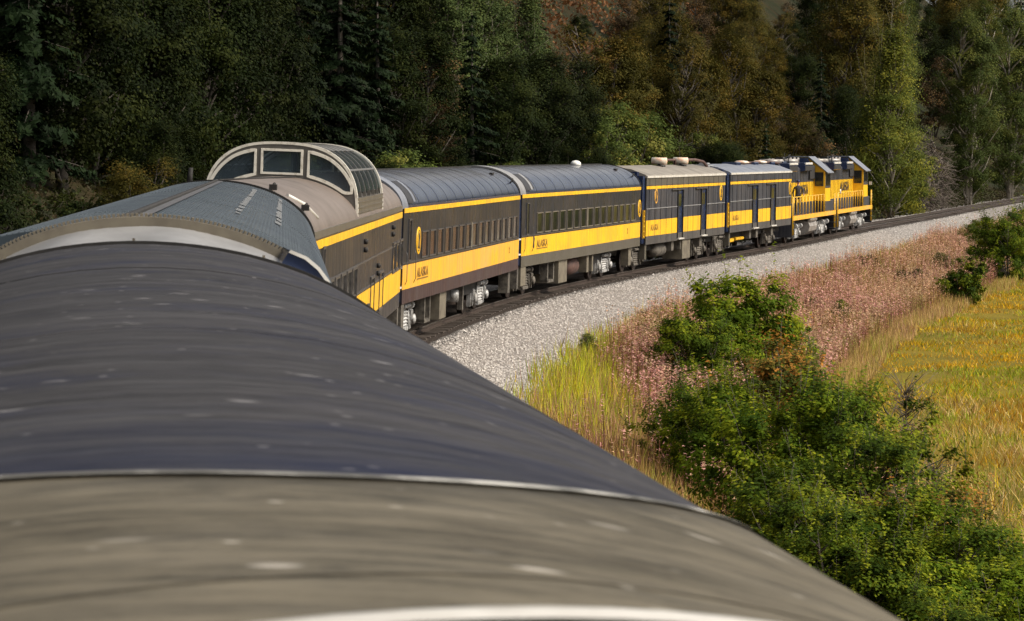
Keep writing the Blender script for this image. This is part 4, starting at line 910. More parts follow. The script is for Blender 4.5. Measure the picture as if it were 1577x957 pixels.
def dome_window(sgn, x, fr=True):
    if sgn == 0: loop = [(-.37, 4.22), (.37, 4.22), (.37, 4.645), (-.37, 4.645)]; loop = [(y, z) for y, z in loop]
    else:
        ys_ = np.linspace(.51, 1.325, 16); lo = [(y, opening(y)[0]) for y in ys_]; hi = [(y, opening(y)[1]) for y in ys_ if opening(y)[1] > opening(y)[0] + .04]
        loop = [(sgn * y, z) for y, z in lo + hi[::-1]]
    c_ = np.mean(loop, 0)
    gl = MB().add([(x + .035, y, z) for y, z in loop], [tuple(range(len(loop)))]).build('dome_window', M['dome_glass'], c2.root)
    out = [tuple(c_ + (np.array(p) - c_) * 1.0) for p in loop]
    # rounded frame swept round the opening
    pts = []
    for k in range(len(out)):
        a_, b_ = np.array(out[k]), np.array(out[(k + 1) % len(out)]); pts += [a_ * .98 + b_ * .02, a_ * .5 + b_ * .5] if np.linalg.norm(a_ - b_) > .2 else [a_]
    pts = [np.array(p) for p in out]
    mb = MB(); vs = []; n = len(pts); T_ = .038
    for k in range(n):
        d0 = pts[k] - pts[k - 1]; d1 = pts[(k + 1) % n] - pts[k]; d0 /= np.linalg.norm(d0); d1 /= np.linalg.norm(d1); nn = np.array([d0[1] + d1[1], -d0[0] - d1[0]]); nn /= max(.6, np.linalg.norm(nn)); 
        if np.dot(nn, pts[k] - c_) < 0: nn = -nn
        for o_, xx in ((-T_ * .5, x - .028), (T_, x - .028), (T_ * 1.15, x + .004), (-T_ * .5, x + .03)): p = pts[k] + nn * o_; vs.append((xx, p[0], p[1]))
    mb.add(vs, [(k*4+j, k*4+(j+1) % 4, ((k+1) % n)*4+(j+1) % 4, ((k+1) % n)*4+j) for k in range(n) for j in range(4)])
    mb.build('frame', M['offwhite'], gl)
for sg in (0, 1, -1): dome_window(sg, DX0)
for sg in (0, 1, -1): dome_window(sg, DX1 - .07)
# dome edge arch, ribs, roof strip, curved side panes
def arch(x0, x1, ex, mat, name, t=.05, lo=0, hi=math.pi):
    a_ = [(y, z) for y, z in arc(1.45 + ex, 1.34 + ex, 3.45, 44, lo, hi, exp=2.65)]; b_ = arc(1.45 + ex - t, 1.34 + ex - t, 3.45, 44, lo, hi, exp=2.65)
    return MB().extr(a_ + b_[::-1], x0, x1).build(name, M[mat], c2.root)
arch(DX0 - .02, DX0 + .10, .022, 'offwhite', 'dome_arch'); arch(DX1 - .1, DX1 + .02, .022, 'offwhite', 'dome_arch')
NP = 6
for k in range(1, NP): arch(DX0 + k * 7.6 / NP - .035, DX0 + k * 7.6 / NP + .035, .012, 'dome_metal', 'dome_rib', .06)
arch(DX0, DX1, .004, 'dome_metal', 'dome_roof_strip', .04, R(62), R(118))
for sgn in (0, 1):
    for k in range(NP):
        x0_, x1_ = DX0 + k * 7.6 / NP + .05, DX0 + (k + 1) * 7.6 / NP - .05; lo_, hi_ = (R(14), R(61)) if sgn == 0 else (R(119), R(166))
        A_ = arc(1.45, 1.34, 3.45, 14, lo_, hi_, exp=2.65); MB().extr(A_, x0_, x1_, caps=False, closed=False, smooth=True).build('dome_side_pane', M['dome_glass'], c2.root)
    for z_, t_ in ((0, 0),):
        ra, rb = (R(33), R(35)) if sgn == 0 else (R(145), R(147)); arch(DX0, DX1, .010, 'dome_metal', 'dome_rail', .04, ra, rb)
for sg in (-1, 1):
    y0_, y1_ = sorted((sg * 1.40, sg * 1.462)); m_ = MB().box(DX0, DX1, y0_, y1_, 3.28, 3.80)
    for z_ in (3.40, 3.5, 3.6, 3.7): m_.box(DX0 + .02, DX1 - .02, y0_ - .01, y1_ + .01, z_, z_ + .03)
    m_.build('dome_skirt', M['dome_metal'], c2.root)
part(c2, 'dome_floor', 'black', lambda m: m.box(DX0 + .1, DX1 - .1, -1.35, 1.35, 3.4, 3.5))
for k in range(6):
    for y in (-.75, .75):
        if 'seat' not in MC:
            MC['seat'] = MB().box(-.08, .10, -.45, .45, 0, .72, .05).box(.1, .5, -.45, .45, 0, .18, .04).mesh('dome_seat', M['cloth_dark'])
        link('dome_seat', MC['seat'], None, c2.root, (DX0 + .8 + k * 1.1, y, 3.5))
# side details from the photograph's columns
def dpanel(name, p0, p1, z0, z1, mat, pr=.006, car=c2, **kw):
    a_, b_ = car.at(p0), car.at(p1); o = MB().box(a_, b_, -1.5 - pr, -1.48, z0, z1).build(name, M[mat], car.root)
    for k, v in kw.items(): o[k] = v
    return o
window(c2, (xs(484) + xs(489)) / 2, 2.62, .34, .95, 'glass', 'frame_grey', name='door_window')
for z_ in (2.52, 1.98): strip(c2, 'moulding', 'frame_grey', z_, z_ + .035, both=False, pr=.014)
for p in (500, 509.5, 519, 528, 537): window(c2, xs(p), 2.18, (xs(p + 3.3) - xs(p - 3.3)), .62)
for p in (566.5, 580.5): window(c2, xs(p), 1.74, (xs(p + 2.7) - xs(p - 2.7)), .74, name='lower_window')
for p in (600, 605.5, 611, 616): window(c2, xs(p), 2.28, (xs(p + 2) - xs(p - 2)), .60)
for p, z in ((552, 2.86), (596, 2.92), (574, 2.24)):
    part(c2, 'marker_lamp', 'black', lambda m: (m.lathe([(0, .05), (-.05, .055), (-.08, .03)], 'y', 10, (xs(p), -1.5, z + .08)), m.lathe([(0, .05), (-.05, .055), (-.08, .03)], 'y', 10, (xs(p), -1.5, z - .08))))
diaphragm(c2, -.5, -.02); coupler(c2, -.6, 0)
dpanel('end_cheek', 617.2, 620, 1.1, 3.28, 'navy', .012)
for xx in (3.4, c2.L - 3.2): bogie(c2, xx, 'dirty_grey')
part(c2, 'step_post', 'dirty_grey', lambda m: m.box(c2.L - .45, c2.L - .02, -1.49, -1.2, .32, 1.02, .02))
part(c2, 'underfloor', 'black', lambda m: m.box(4.9, c2.L - 4.9, -1.2, 1.2, .45, 1.02))

# ---- 4, 5 the two coaches --------------------------------------------
def coach(key, label, p_near, p_win0, p_win1, nwin, post_i, bodymat, bandmat, skirtmat, roofmat, gl, fr, emb_p, num_p, text_p, seedx, skirt_z=1.04):
    c = Car(key, 'coach', label, 'train car'); X = c.at
    body(c, bodymat, z0=skirt_z + .02); roof(c, roofmat)
    strip(c, 'stripe', 'yellow', 3.22, 3.335); strip(c, 'yellow_band', bandmat, 1.385, 1.965); strip(c, 'skirt', skirtmat, skirt_z, 1.383, pr=.016)
    strip(c, 'roof_gutter', 'navy', 3.34, 3.40, pr=.0)
    strip(c, 'window_sill_moulding', 'frame_grey', 2.0, 2.03, pr=.018, both=False)
    wins = np.linspace(X(p_win0), X(p_win1), nwin); pitch = wins[1] - wins[0]
    for i, xw in enumerate(wins): window(c, xw, 2.39, pitch * .70, .60, gl, fr, .03, d=.035)
    xp = (wins[post_i] + wins[post_i + 1]) / 2
    part(c, 'window_post', 'tan_box', lambda m: m.box(xp - .10, xp + .10, -1.54, -1.49, 2.04, 2.74, .01))
    for i in range(nwin - 1):
        if i != post_i:
            k = 'pil' + key
            if k not in MC: MC[k] = MB().box(-pitch * .10, pitch * .10, -1.528, -1.49, 2.07, 2.71).mesh('window_pillar', M[bodymat])
            link('window_pillar', MC[k], None, c.root, ((wins[i] + wins[i + 1]) / 2, 0, 0))
    # end door with narrow window, grab handles
    window(c, .95, 2.55, .34, .95, 'glass', 'frame_grey', .04, name='door_window')
    part(c, 'grab_rail', 'frame_grey', lambda m: (m.tube([(.3, -1.53, 1.5), (.3, -1.57, 1.6), (.3, -1.57, 2.2), (.3, -1.53, 2.3)], .010, 5), m.tube([(1.62, -1.53, 1.5), (1.62, -1.57, 1.6), (1.62, -1.57, 2.2), (1.62, -1.53, 2.3)], .010, 5)))
    # navy end cheeks closing the gap
    part(c, 'end_cheek', 'navy', lambda m: (m.box(-.30, .0, -1.46, -1.30, 1.1, 3.35), m.box(-.30, .0, 1.30, 1.46, 1.1, 3.35)))
    part(c, 'end_latch', 'white_metal', lambda m: [m.box(-.34, .06, -1.50, -1.46, z, z + .05) for z in (1.42, 1.9)])
    # shiny roof hood at the near end with a dark scoop
    part(c, 'roof_hood', 'canvas' if key == 'c4' else 'roof_bag_blue', lambda m: m.extr(arc(1.512, RISE + .012, EAVE + .04, 30, 0, R(120)) + arc(1.47, RISE - .03, EAVE + .04, 30, 0, R(120))[::-1], -.30, .55))
    part(c, 'roof_scoop', 'rubber', lambda m: m.extr(arc(1.53, RISE + .03, EAVE + .03, 16, R(8), R(46)) + arc(1.49, RISE, EAVE + .03, 16, R(8), R(46))[::-1], .55, 1.32))
    part(c, 'scoop_lip', 'canvas' if key == 'c4' else 'roof_bag_blue', lambda m: m.extr(arc(1.54, RISE + .04, EAVE + .03, 16, R(10), R(46)) + arc(1.50, RISE, EAVE + .03, 16, R(10), R(46))[::-1], 1.32, 1.62))
    part(c, 'roof_scoop', 'rubber', lambda m: m.extr(arc(1.53, RISE + .03, EAVE + .03, 16, R(12), R(38)) + arc(1.49, RISE, EAVE + .03, 16, R(12), R(38))[::-1], 1.62, 1.9))
    part(c, 'roof_edge_ring', 'black', lambda m: m.extr(arc(1.52, RISE + .02, EAVE, 30) + arc(1.47, RISE - .03, EAVE, 30)[::-1], c.L - .04, c.L + .02))
    part(c, 'crown_strip', 'black', lambda m: m.box(1.2, c.L - .1, .05, .12, 4.15, 4.195))
    sm = MB()
    for xx in np.arange(2.4, c.L - .5, 1.6): sm.extr(arc(1.5 + .005, RISE + .005, EAVE, 28) + arc(1.49, RISE - .01, EAVE, 28)[::-1], xx, xx + .02, smooth=False)
    sm.build('roof_seams', M[roofmat], c.root)
    part(c, 'roof_cleat', 'black', lambda m: (m.box(c.L - 2.6, c.L - 2.2, -.95, -.85, 3.98, 4.04), m.tube([(c.L - 1.0, -1.3, 3.73), (c.L - .9, -1.36, 3.86), (c.L - .5, -1.3, 3.76)], .02, 5)))
    emblem(c, X(emb_p), 2.50)
    text(c, 'ALASKA', X(text_p), 1.61, .23, underline=True, stretch=1.45)
    diaphragm(c, -.5, -.02, .75); coupler(c, -.6, 0)
    part(c, 'underfloor', 'black', lambda m: (m.box(5.0, c.L - 4.8, -1.1, 1.1, .62, skirt_z), m.box(.6, c.L - .6, -.9, .9, .9, skirt_z)))
    return c
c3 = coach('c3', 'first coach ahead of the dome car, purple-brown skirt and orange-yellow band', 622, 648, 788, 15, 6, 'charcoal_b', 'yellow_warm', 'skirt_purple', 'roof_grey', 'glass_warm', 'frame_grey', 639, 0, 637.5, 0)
X = c3.at
bogie(c3, X(643), 'silver'); bogie(c3, X(756), 'silver')
part(c3, 'step_post', 'dirty_grey', lambda m: m.box(.10, .50, -1.49, -1.15, .25, 1.05, .02))
part(c3, 'support_post', 'tan_box', lambda m: m.box(X(680), X(690), -1.42, -1.0, .30, 1.05, .02))
part(c3, 'battery_frame', 'dirty_grey', lambda m: (m.box(X(661), X(662.2), -1.35, -1.1, .35, 1.04), m.box(X(669), X(670.2), -1.35, -1.1, .35, 1.04), m.box(X(661), X(670), -1.35, -1.1, .33, .42)))
part(c3, 'air_cylinder', 'silver', lambda m: m.lathe([(-.2, .02), (-.18, .17), (.18, .17), (.2, .02)], 'y', 14, (X(716), -1.1, .72)))
part(c3, 'bracket', 'dirty_grey', lambda m: m.box(X(722), X(723.5), -1.3, -1.15, .3, 1.0))
part(c3, 'end_post', 'dirty_grey', lambda m: (m.box(X(786), X(789), -1.4, -1.1, .35, 1.05), m.box(X(797), X(799), -1.45, -1.1, .4, 1.05)))
text(c3, '2', X(780), 1.62, .2)
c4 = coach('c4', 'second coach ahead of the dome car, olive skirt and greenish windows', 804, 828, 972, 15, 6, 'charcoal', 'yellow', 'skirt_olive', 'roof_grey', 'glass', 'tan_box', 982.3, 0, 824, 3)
X = c4.at
bogie(c4, X(824), 'dirty_grey'); bogie(c4, X(944), 'silver')
part(c4, 'step_post', 'tan_box', lambda m: m.box(.10, .9, -1.49, -1.15, .42, 1.05, .02))
part(c4, 'equipment_box', 'tan_box', lambda m: m.box(X(863), X(876), -1.42, -.6, .24, 1.04, .02))
part(c4, 'battery_frame', 'dirty_grey', lambda m: (m.box(X(849), X(850.4), -1.35, -1.1, .35, 1.04), m.box(X(858), X(859.4), -1.35, -1.1, .35, 1.04), m.box(X(849), X(859), -1.35, -1.1, .33, .42)))
part(c4, 'air_cylinder', 'rust_pipe', lambda m: m.lathe([(X(888), .05), (X(889.5), .33), (X(901), .33), (X(902.5), .05)], 'x', 16, (0, -.95, .68)))
part(c4, 'bracket', 'tan_box', lambda m: (m.box(X(907), X(910), -1.4, -1.1, .42, 1.0), m.box(X(915), X(917), -1.4, -1.1, .42, 1.0)))
part(c4, 'end_post', 'tan_box', lambda m: (m.box(X(971), X(975), -1.4, -1.1, .35, 1.05),))
part(c4, 'roof_lamp', 'lamp_white', lambda m: m.lathe([(0, .20), (.10, .19), (.17, .12), (.19, .02)], 'z', 14, (X(940), -.1, 4.15)))
text(c4, '2', X(963.5), 1.60, .22)
emblem(c4, X(819), 1.80, .10)

# ---- 6, 7 the baggage cars -------------------------------------------
def baggage(key, label, dark, skirt, roofmat, topmat, pdoors, emb, text_p, whites):
    c = Car(key, 'baggage_car', label, 'train car'); X = c.at; zt = 3.66
    body(c, dark, z0=1.04, eave=zt)
    strip(c, 'upper_panel', topmat, 3.36, zt - .01, pr=.01)
    sec = [(-1.54, zt), (-1.53, zt + .07), (-1.46, zt + .13), (-.9, zt + .33), (0, zt + .45), (.9, zt + .33), (1.46, zt + .13), (1.53, zt + .07), (1.54, zt)]
    MB().extr(sec, -.03, c.L + .03, smooth=False).build('roof', M[roofmat], c.root)
    strip(c, 'roof_edge', 'white_metal', zt + .0, zt + .085, pr=.048)
    strip(c, 'stripe', 'yellow', 3.22, 3.335, pr=.016); strip(c, 'skirt', skirt, 1.04, 1.365, pr=.016)
    ds = [(X(a), X(b)) for a, b in pdoors]; xs_ = [0] + [v for d in ds for v in d] + [c.L]
    mb = MB()
    for k in range(0, len(xs_), 2): mb.box(xs_[k] + .01, xs_[k + 1] - .01, -1.514, -1.48, 1.37, 1.985)
    mb.box(.01, c.L - .01, 1.48, 1.514, 1.37, 1.985); mb.build('yellow_band', M['yellow'], c.root)
    for k in range(0, len(xs_), 2):
        MB().box(xs_[k] + .05, xs_[k + 1] - .05, -1.525, -1.48, 2.43, 2.46).build('rub_rail', M['canvas'], c.root)
    for a, b in ds:
        d = MB().box(a, b, -1.506, -1.47, 1.18, 3.12).build('door', M['navy'], c.root)
        MB().box(a - .05, a, -1.56, -1.47, 1.12, 3.17).box(b, b + .05, -1.56, -1.47, 1.12, 3.17).build('door_jamb', M['black'], d)
        MB().box(a - 1.3, b + .1, -1.57, -1.49, 3.13, 3.17).build('door_track', M['frame_grey'], d)
        w_ = MB().box(a + .15, b - .15, -1.512, -1.50, 2.45, 2.95).build('door_window', M['glass'], d)
        MB().box(a - .05, b + .05, -1.62, -1.49, 1.09, 1.14).build('door_sill', M['white_metal'], d)
    rv = MB()
    for xx in np.arange(.55, c.L - .2, 1.12): rv.box(xx, xx + .03, -1.519, -1.49, 1.06, 3.65)
    rv.build('panel_ribs', M[dark], c.root)
    if emb[0]: emblem(c, X(emb[0]), 2.93, .30, True)
    emblem(c, X(emb[1]), 2.88, .34)
    text(c, 'ALASKA', X(text_p), 1.58, .24, stretch=1.15)
    part(c, 'end_cheek', 'navy', lambda m: (m.box(-.42, -.03, -1.44, -1.2, 1.1, 3.74), m.box(-.42, -.03, 1.2, 1.44, 1.1, 3.74), m.box(-.42, -.03, -1.2, 1.2, 3.5, 3.9)))
    part(c, 'ladder', 'yellow', lambda m: (m.box(-.36, -.33, -1.49, -1.44, 1.3, 2.4), m.box(-.12, -.09, -1.49, -1.44, 1.3, 2.4), [m.box(-.36, -.09, -1.49, -1.455, z, z + .03) for z in np.arange(1.35, 2.4, .2)]))
    part(c, 'step_post', 'skirt_olive', lambda m: m.box(.15, .45, -1.45, -1.2, .45, 1.04))
    part(c, 'underfloor', 'black', lambda m: m.box(.5, c.L - .5, -1.0, 1.0, .72, 1.04)); coupler(c, -.6, 0); diaphragm(c, -.8, -.42, .7)
    for xx in (c.L * .34, c.L * .45, c.L * .7): part(c, 'underfloor_box', 'dirty_grey', lambda m: m.box(xx, xx + .5, -1.38, -.8, .62, 1.03, .02))
    return c
c5 = baggage('c5', 'first baggage car with tan roof carrying two cream drums and a curved pipe', 'baggage_dark', 'skirt_grey', 'roof_bag', 'skirt_olive', ((1041, 1048.5), (1077, 1084.5)), (1008, 1108), 1000, 1)
c6 = baggage('c6', 'second baggage car with blue-grey roof and two low mushroom vents', 'baggage_dark', 'skirt_grey', 'roof_bag_blue', 'baggage_dark', ((1157, 1164.5), (1185, 1192)), (None, 1215), 1127, 0)
for c, ps in ((c5, (992, 1088)), (c6, (1119.5, 1195))):
    for p in ps: bogie(c, c.at(p), 'dirty_grey', 2.1)
X = c5.at; rz = 4.02
s_drum = M['drum'] = simple('drum_cream', (.62, .40, .28), (.72, .66, .56), .5, 0, 4, .42, .58)
for p in (1010, 1043):
    xx = c5.at(p, .2); d = MB().lathe([(-.34, .04), (-.31, .15), (.31, .15), (.34, .04)], 'y', 16).build('exhaust_drum', s_drum, c5.root, loc=(xx, -.25, rz + .26))
    part(c5, 'drum_stand', 'black', lambda m: (m.box(xx - .45, xx + .1, -.5, .2, rz - .02, rz + .09), m.box(xx - .1, xx + .1, -.3, -.2, rz, rz + .2)))
x0_, x1_ = c5.at(1010, .2), c5.at(1043, .2)
part(c5, 'exhaust_pipe', 'rust_pipe', lambda m: (m.tube([(x0_, -.05, rz + .30), (x1_ - .3, -.05, rz + .30), (x1_ - .28, -.05, rz)], .05, 8), m.tube([(x1_, -.2, rz + .3), (x1_ + 2.6, -.4, rz + .3), (x1_ + 3.3, -.6, rz + .22), (x1_ + 3.6, -.7, rz + .05), (x1_ + 3.6, -.7, rz - .2)], .065, 8), m.box(x1_ + 3.3, x1_ + 3.95, -.85, -.5, rz - .28, rz - .08)))
xx = c5.at(1085, .3); part(c5, 'roof_hatch', 'canvas', lambda m: (m.box(xx - .6, xx + .7, -.5, .1, rz - .05, rz + .06, .03), m.box(xx - .3, xx + .3, -.4, 0, rz + .06, rz + .16, .04)))
part(c5, 'equipment_box', 'tan_box', lambda m: m.box(c5.at(1052), c5.at(1064), -1.45, -.6, .22, 1.03, .02), label='pale boxed cabinet hanging under the floor')
part(c5, 'air_cylinder', 'dirty_grey', lambda m: m.lathe([(c5.at(1020), .05), (c5.at(1021), .28), (c5.at(1034), .28), (c5.at(1035), .05)], 'x', 14, (0, -1.0, .70)))
for p in (1140, 1168):
    xx = c6.at(p, .2); part(c6, 'roof_vent', 'drum', lambda m: m.lathe([(0, .16), (.10, .16), (.12, .36), (.17, .36), (.22, .25), (.24, .02)], 'z', 18, (xx, -.2, rz + .0)))
xa, xb = c6.at(1140, .2), c6.at(1188, .2)
part(c6, 'exhaust_pipe', 'rust_pipe', lambda m: m.tube([(xa, -.2, rz + .12), (xb - 1, -.3, rz + .14), (xb, -.5, rz + .08), (xb + .5, -.65, rz - .05), (xb + .5, -.65, rz - .3)], .06, 8))
for p in (1124, 1152, 1178, 1196): xx = c6.at(p, .1); part(c6, 'roof_box', 'navy', lambda m: m.box(xx - .5, xx + .6, -.45, .25, rz - .05, rz + .16, .03))
part(c6, 'yellow_tank', 'yellow', lambda m: (m.box(c6.at(1130), c6.at(1140), -1.2, -.8, .55, .72, .03), m.box(c6.at(1143), c6.at(1155), -1.2, -.8, .60, .74, .03)))

# ---- 8, 9 the locomotives --------------------------------------------
def loco(key, label, boxy):
    c = Car(key, 'diesel_locomotive', label, 'locomotive'); L = c.L; Wk, Z = 1.50, 1.42
    yw, nv = 'yellow_loco', 'baggage_dark'
    part(c, 'frame', 'baggage_dark', lambda m: (m.box(0, L, -Wk + .05, Wk - .05, 1.18, Z, .01), m.box(.6, L - .6, -.6, .6, .8, 1.18)))
    part(c, 'walkway_edge', 'yellow_warm', lambda m: (m.box(0, L, -Wk, -Wk + .05, 1.20, Z + .01), m.box(0, L, Wk - .05, Wk, 1.20, Z + .01)))
    hx1 = L - 4.9
    hood = MB(); hood.box(.55, hx1, -.86, .86, Z, 3.08); hood.build('hood', M[yw], c.root)
    part(c, 'hood_base', nv, lambda m: m.box(.50, hx1, -.90, .90, Z + .002, 2.02, .01))
    sec = [(-.865, 3.08), (-.865, 3.78), (-.62, 4.05), (.62, 4.05), (.865, 3.78), (.865, 3.08)]
    MB().extr(sec, .55, hx1).build('hood_top', M[nv], c.root)
    sl = MB()
    for xx in np.arange(.9, hx1 - .3, .62): sl.box(xx, xx + .03, -.88, -.86, 2.05, 3.7)
    sl.build('hood_door_gaps', M['black'], c.root)
    # radiators, dynamic brake blister, fans, exhaust, horn
    for a_, b_ in ((1.0, 4.2), (7.0, 10.0)):
        f = MB().box(a_, b_, -1.12, 1.12, 3.66, 4.10, .05).build('radiator', M['navy'], c.root)
        MB().box(a_ + .1, b_ - .1, -1.15, -1.10, 4.0, 4.12, .02).build('radiator_edge', M['white_metal'], f)
        MB().box(a_ + .1, b_ - .1, -1.13, -1.11, 3.70, 3.95).build('radiator_grille', M['black'], f)
    for k in range(3):
        part(c, 'roof_fan', 'tank_silver', lambda m: m.lathe([(0, .55), (.16, .55), (.2, .48), (.2, .1), (.24, .02)], 'z', 18, (1.7 + k * 1.25 if k < 2 else 8.5, 0, 4.10)))
    part(c, 'exhaust_stack', 'black', lambda m: (m.box(5.2, 5.9, -.2, .2, 4.05, 4.42, .04),))
    part(c, 'horn', 'tank_silver', lambda m: [m.tube([(10.4, y, 4.22), (11.0, y, 4.32)], [.03, .08], 8) for y in (-.2, 0, .2)] + [m.box(10.5, 10.65, -.3, .3, 4.05, 4.25)])
    part(c, 'roof_antenna', 'black', lambda m: (m.tube([(6.5, -.3, 4.05), (6.5, -.3, 4.5), (7.3, -.3, 4.52)], .03, 5), m.tube([(9.3, .3, 4.05), (9.3, .3, 4.62)], .02, 4)))
    part(c, 'air_filter_box', 'black', lambda m: m.box(hx1 - 2.1, hx1 - .1, -.95, .95, 3.2, 3.95, .04))
    # cab: rear wall shows beside the hood, gabled roof
    cx0, cx1 = hx1, hx1 + 2.3
    cs = [(-1.5, Z), (-1.5, 3.62), (-.55, 4.36), (.55, 4.36), (1.5, 3.62), (1.5, Z)]
    cab = MB().extr(cs, cx0, cx1).build('cab', M[yw], c.root)
    MB().box(cx0 + .06, cx1 - .06, -1.515, -1.49, 1.46, 2.0).build('cab_side_lower', M[nv], cab)
    MB().box(cx0 - .012, cx0 + .01, -1.49, -.91, Z + .01, 2.02).build('cab_rear_lower', M[nv], cab)
    MB().box(cx0 + .05, cx1 - .05, -1.512, -1.49, 2.72, 3.60).build('cab_side_upper', M[nv], cab)
    rp = [(-1.66, 3.53), (-.58, 4.40), (.58, 4.40), (1.66, 3.53), (1.66, 3.57), (.60, 4.44), (-.60, 4.44), (-1.66, 3.57)]
    MB().extr(rp, cx0 - .18, cx1 + .25).build('cab_roof', M['roof_bag_blue'], cab)
    MB().extr([(-.9, 3.4), (-.9, 3.76), (-.55, 4.355), (.55, 4.355), (.9, 3.76), (.9, 3.4)], cx0 - .35, cx0 - .002).build('cab_back_panel', M['navy'], cab)
    rw = MB().box(cx0 - .02, cx0 + .03, -1.36, -.98, 2.86, 3.54).build('rear_window', M['glass'], cab)
    m_ = MB();
    for y0_, y1_, z0_, z1_ in ((-1.40, -1.36, 2.82, 3.58), (-.98, -.94, 2.82, 3.58), (-1.36, -.98, 2.82, 2.86), (-1.36, -.98, 3.54, 3.58)): m_.box(cx0 - .035, cx0 + .02, y0_, y1_, z0_, z1_)
    m_.build('frame', M['rubber'], rw)
    for a_ in (cx0 + .25, cx0 + 1.2):
        sw = MB().box(a_, a_ + .8, -1.525, -1.505, 2.85, 3.45).build('side_window', M['glass'], cab)
    # short nose
    part(c, 'nose', yw, lambda m: m.extr([(-.95, Z), (-.95, 2.75), (-.6, 3.05), (.6, 3.05), (.95, 2.75), (.95, Z)], cx1, L - .95))
    part(c, 'nose_base', nv, lambda m: m.box(cx1, L - .9, -.99, .99, Z, 2.0, .02))
    part(c, 'pilot', 'baggage_dark', lambda m: (m.box(L - .02, L + .1, -1.45, 1.45, .35, 1.3, .03), m.box(-.1, .02, -1.45, 1.45, .35, 1.3, .03)))
    part(c, 'equipment_locker', nv, lambda m: m.box(L - 2.6, L - 1.3, -1.46, -1.0, Z, 2.0, .03))
    # handrails with stanchions
    hr = MB(); hr.tube([(.25, -1.47, 2.38), (hx1 - .2, -1.47, 2.38)], .022, 5)
    hr.build('handrail', M[yw], c.root)
    if 'stan' not in MC: MC['stan'] = MB().tube([(0, 0, 0), (0, 0, .98)], .020, 5).mesh('stanchion', M[yw])
    for xx in np.linspace(.25, hx1 - .2, 11): link('stanchion', MC['stan'], None, c.root, (xx, -1.47, Z))
    st = MB()
    for xx in (-.05, .35, L - .45, L - .05): st.tube([(xx, -1.46, .45), (xx, -1.46, 2.35)], .024, 5)
    st.tube([(-.05, -1.46, 2.35), (.35, -1.46, 2.38)], .024, 5); st.tube([(L - .45, -1.46, 2.35), (L - .05, -1.46, 2.35)], .024, 5); st.build('end_grab_irons', M[yw], c.root)
    for e0 in (0.0, L - .5):
        part(c, 'step', 'baggage_dark', lambda m: [m.box(e0, e0 + .5, -1.5, -1.15, z, z + .04) for z in (.42, .74, 1.04)] + [m.box(e0 + .5, e0 + .54, -1.5, -1.1, .4, 1.2)])
    # fuel tank, reservoirs, trucks
    fm = L * .5
    part(c, 'fuel_tank', 'tank_silver', lambda m: m.extr([(-1.0, .28), (-1.32, .50), (-1.40, .75), (-1.32, .98), (-1.0, 1.08), (1.0, 1.08), (1.32, .98), (1.40, .75), (1.32, .5), (1.0, .28)], fm - 1.6, fm + 1.5, smooth=False))
    part(c, 'air_reservoir', 'tank_silver', lambda m: m.lathe([(fm - 1.5, .05), (fm - 1.42, .15), (fm + .9, .15), (fm + .98, .05)], 'x', 12, (0, -1.32, 1.12)))
    for xx in (3.3, L - 3.4): bogie(c, xx, 'silver' , 2.75)
    part(c, 'brake_cylinders', 'silver', lambda m: [m.lathe([(0, .13), (.34, .13), (.38, .04)], 'x', 10, (xx, -1.28, .86)) for xx in (2.2, 3.9, L - 4.5, L - 2.6)])
    part(c, 'underframe', 'black', lambda m: (m.box(1.4, L - 1.4, -.9, .9, .7, 1.2),)); coupler(c, -.55, 0)
    return c
l7 = loco('l7', 'rear diesel locomotive right ahead of the baggage cars, yellow below dark', False)
l8 = loco('l8', 'leading diesel locomotive at the front of the train, yellow below dark', True)
for c in (l7, l8): text(c, 'ALASKA', 6.0, 2.45, .50, 'emblem_dark', w=.872, stretch=1.5)
part(l8, 'number_light', 'lamp_white', lambda m: m.lathe([(-1.53, .02), (-1.54, .13), (-1.50, .14)], 'y', 12, (.9, 0, 2.46)))
part(l8, 'mirror', 'white_metal', lambda m: m.box(l8.L - 2.7, l8.L - 2.6, -1.75, -1.6, 2.7, 2.9))

# ---- person on the locomotive walkway --------------------------------
def skin_body(name, pts, edges, mat, parent, root_i=0, sub=1):
    me = bpy.data.meshes.new(name); me.from_pydata([p[:3] for p in pts], edges, []); o = link(name, me, None, parent)
    md = o.modifiers.new('skin', 'SKIN'); md.use_smooth_shade = True
    for i, p in enumerate(pts): me.skin_vertices[0].data[i].radius = (p[3], p[4] if len(p) > 4 else p[3]); me.skin_vertices[0].data[i].use_root = (i == root_i)
    sb = o.modifiers.new('sub', 'SUBSURF'); sb.levels = sub; sb.render_levels = sub
    dg = bpy.context.evaluated_depsgraph_get(); dg.update(); m2 = bpy.data.meshes.new_from_object(o.evaluated_get(dg)); o.modifiers.clear(); o.data = m2; m2.materials.clear(); m2.materials.append(mat); return o
ca, sa = math.cos(l7.a), math.sin(l7.a); lx = l7.at(1229.5, 1.25)
pr = empty('person', (l7.x0 + ca * lx + sa * 1.22, l7.y0 + sa * lx - ca * 1.22, 1.455), (0, 0, l7.a + R(205)))
tag(pr, 'person in dark clothes and blue cap standing on the rear locomotive walkway', 'person')
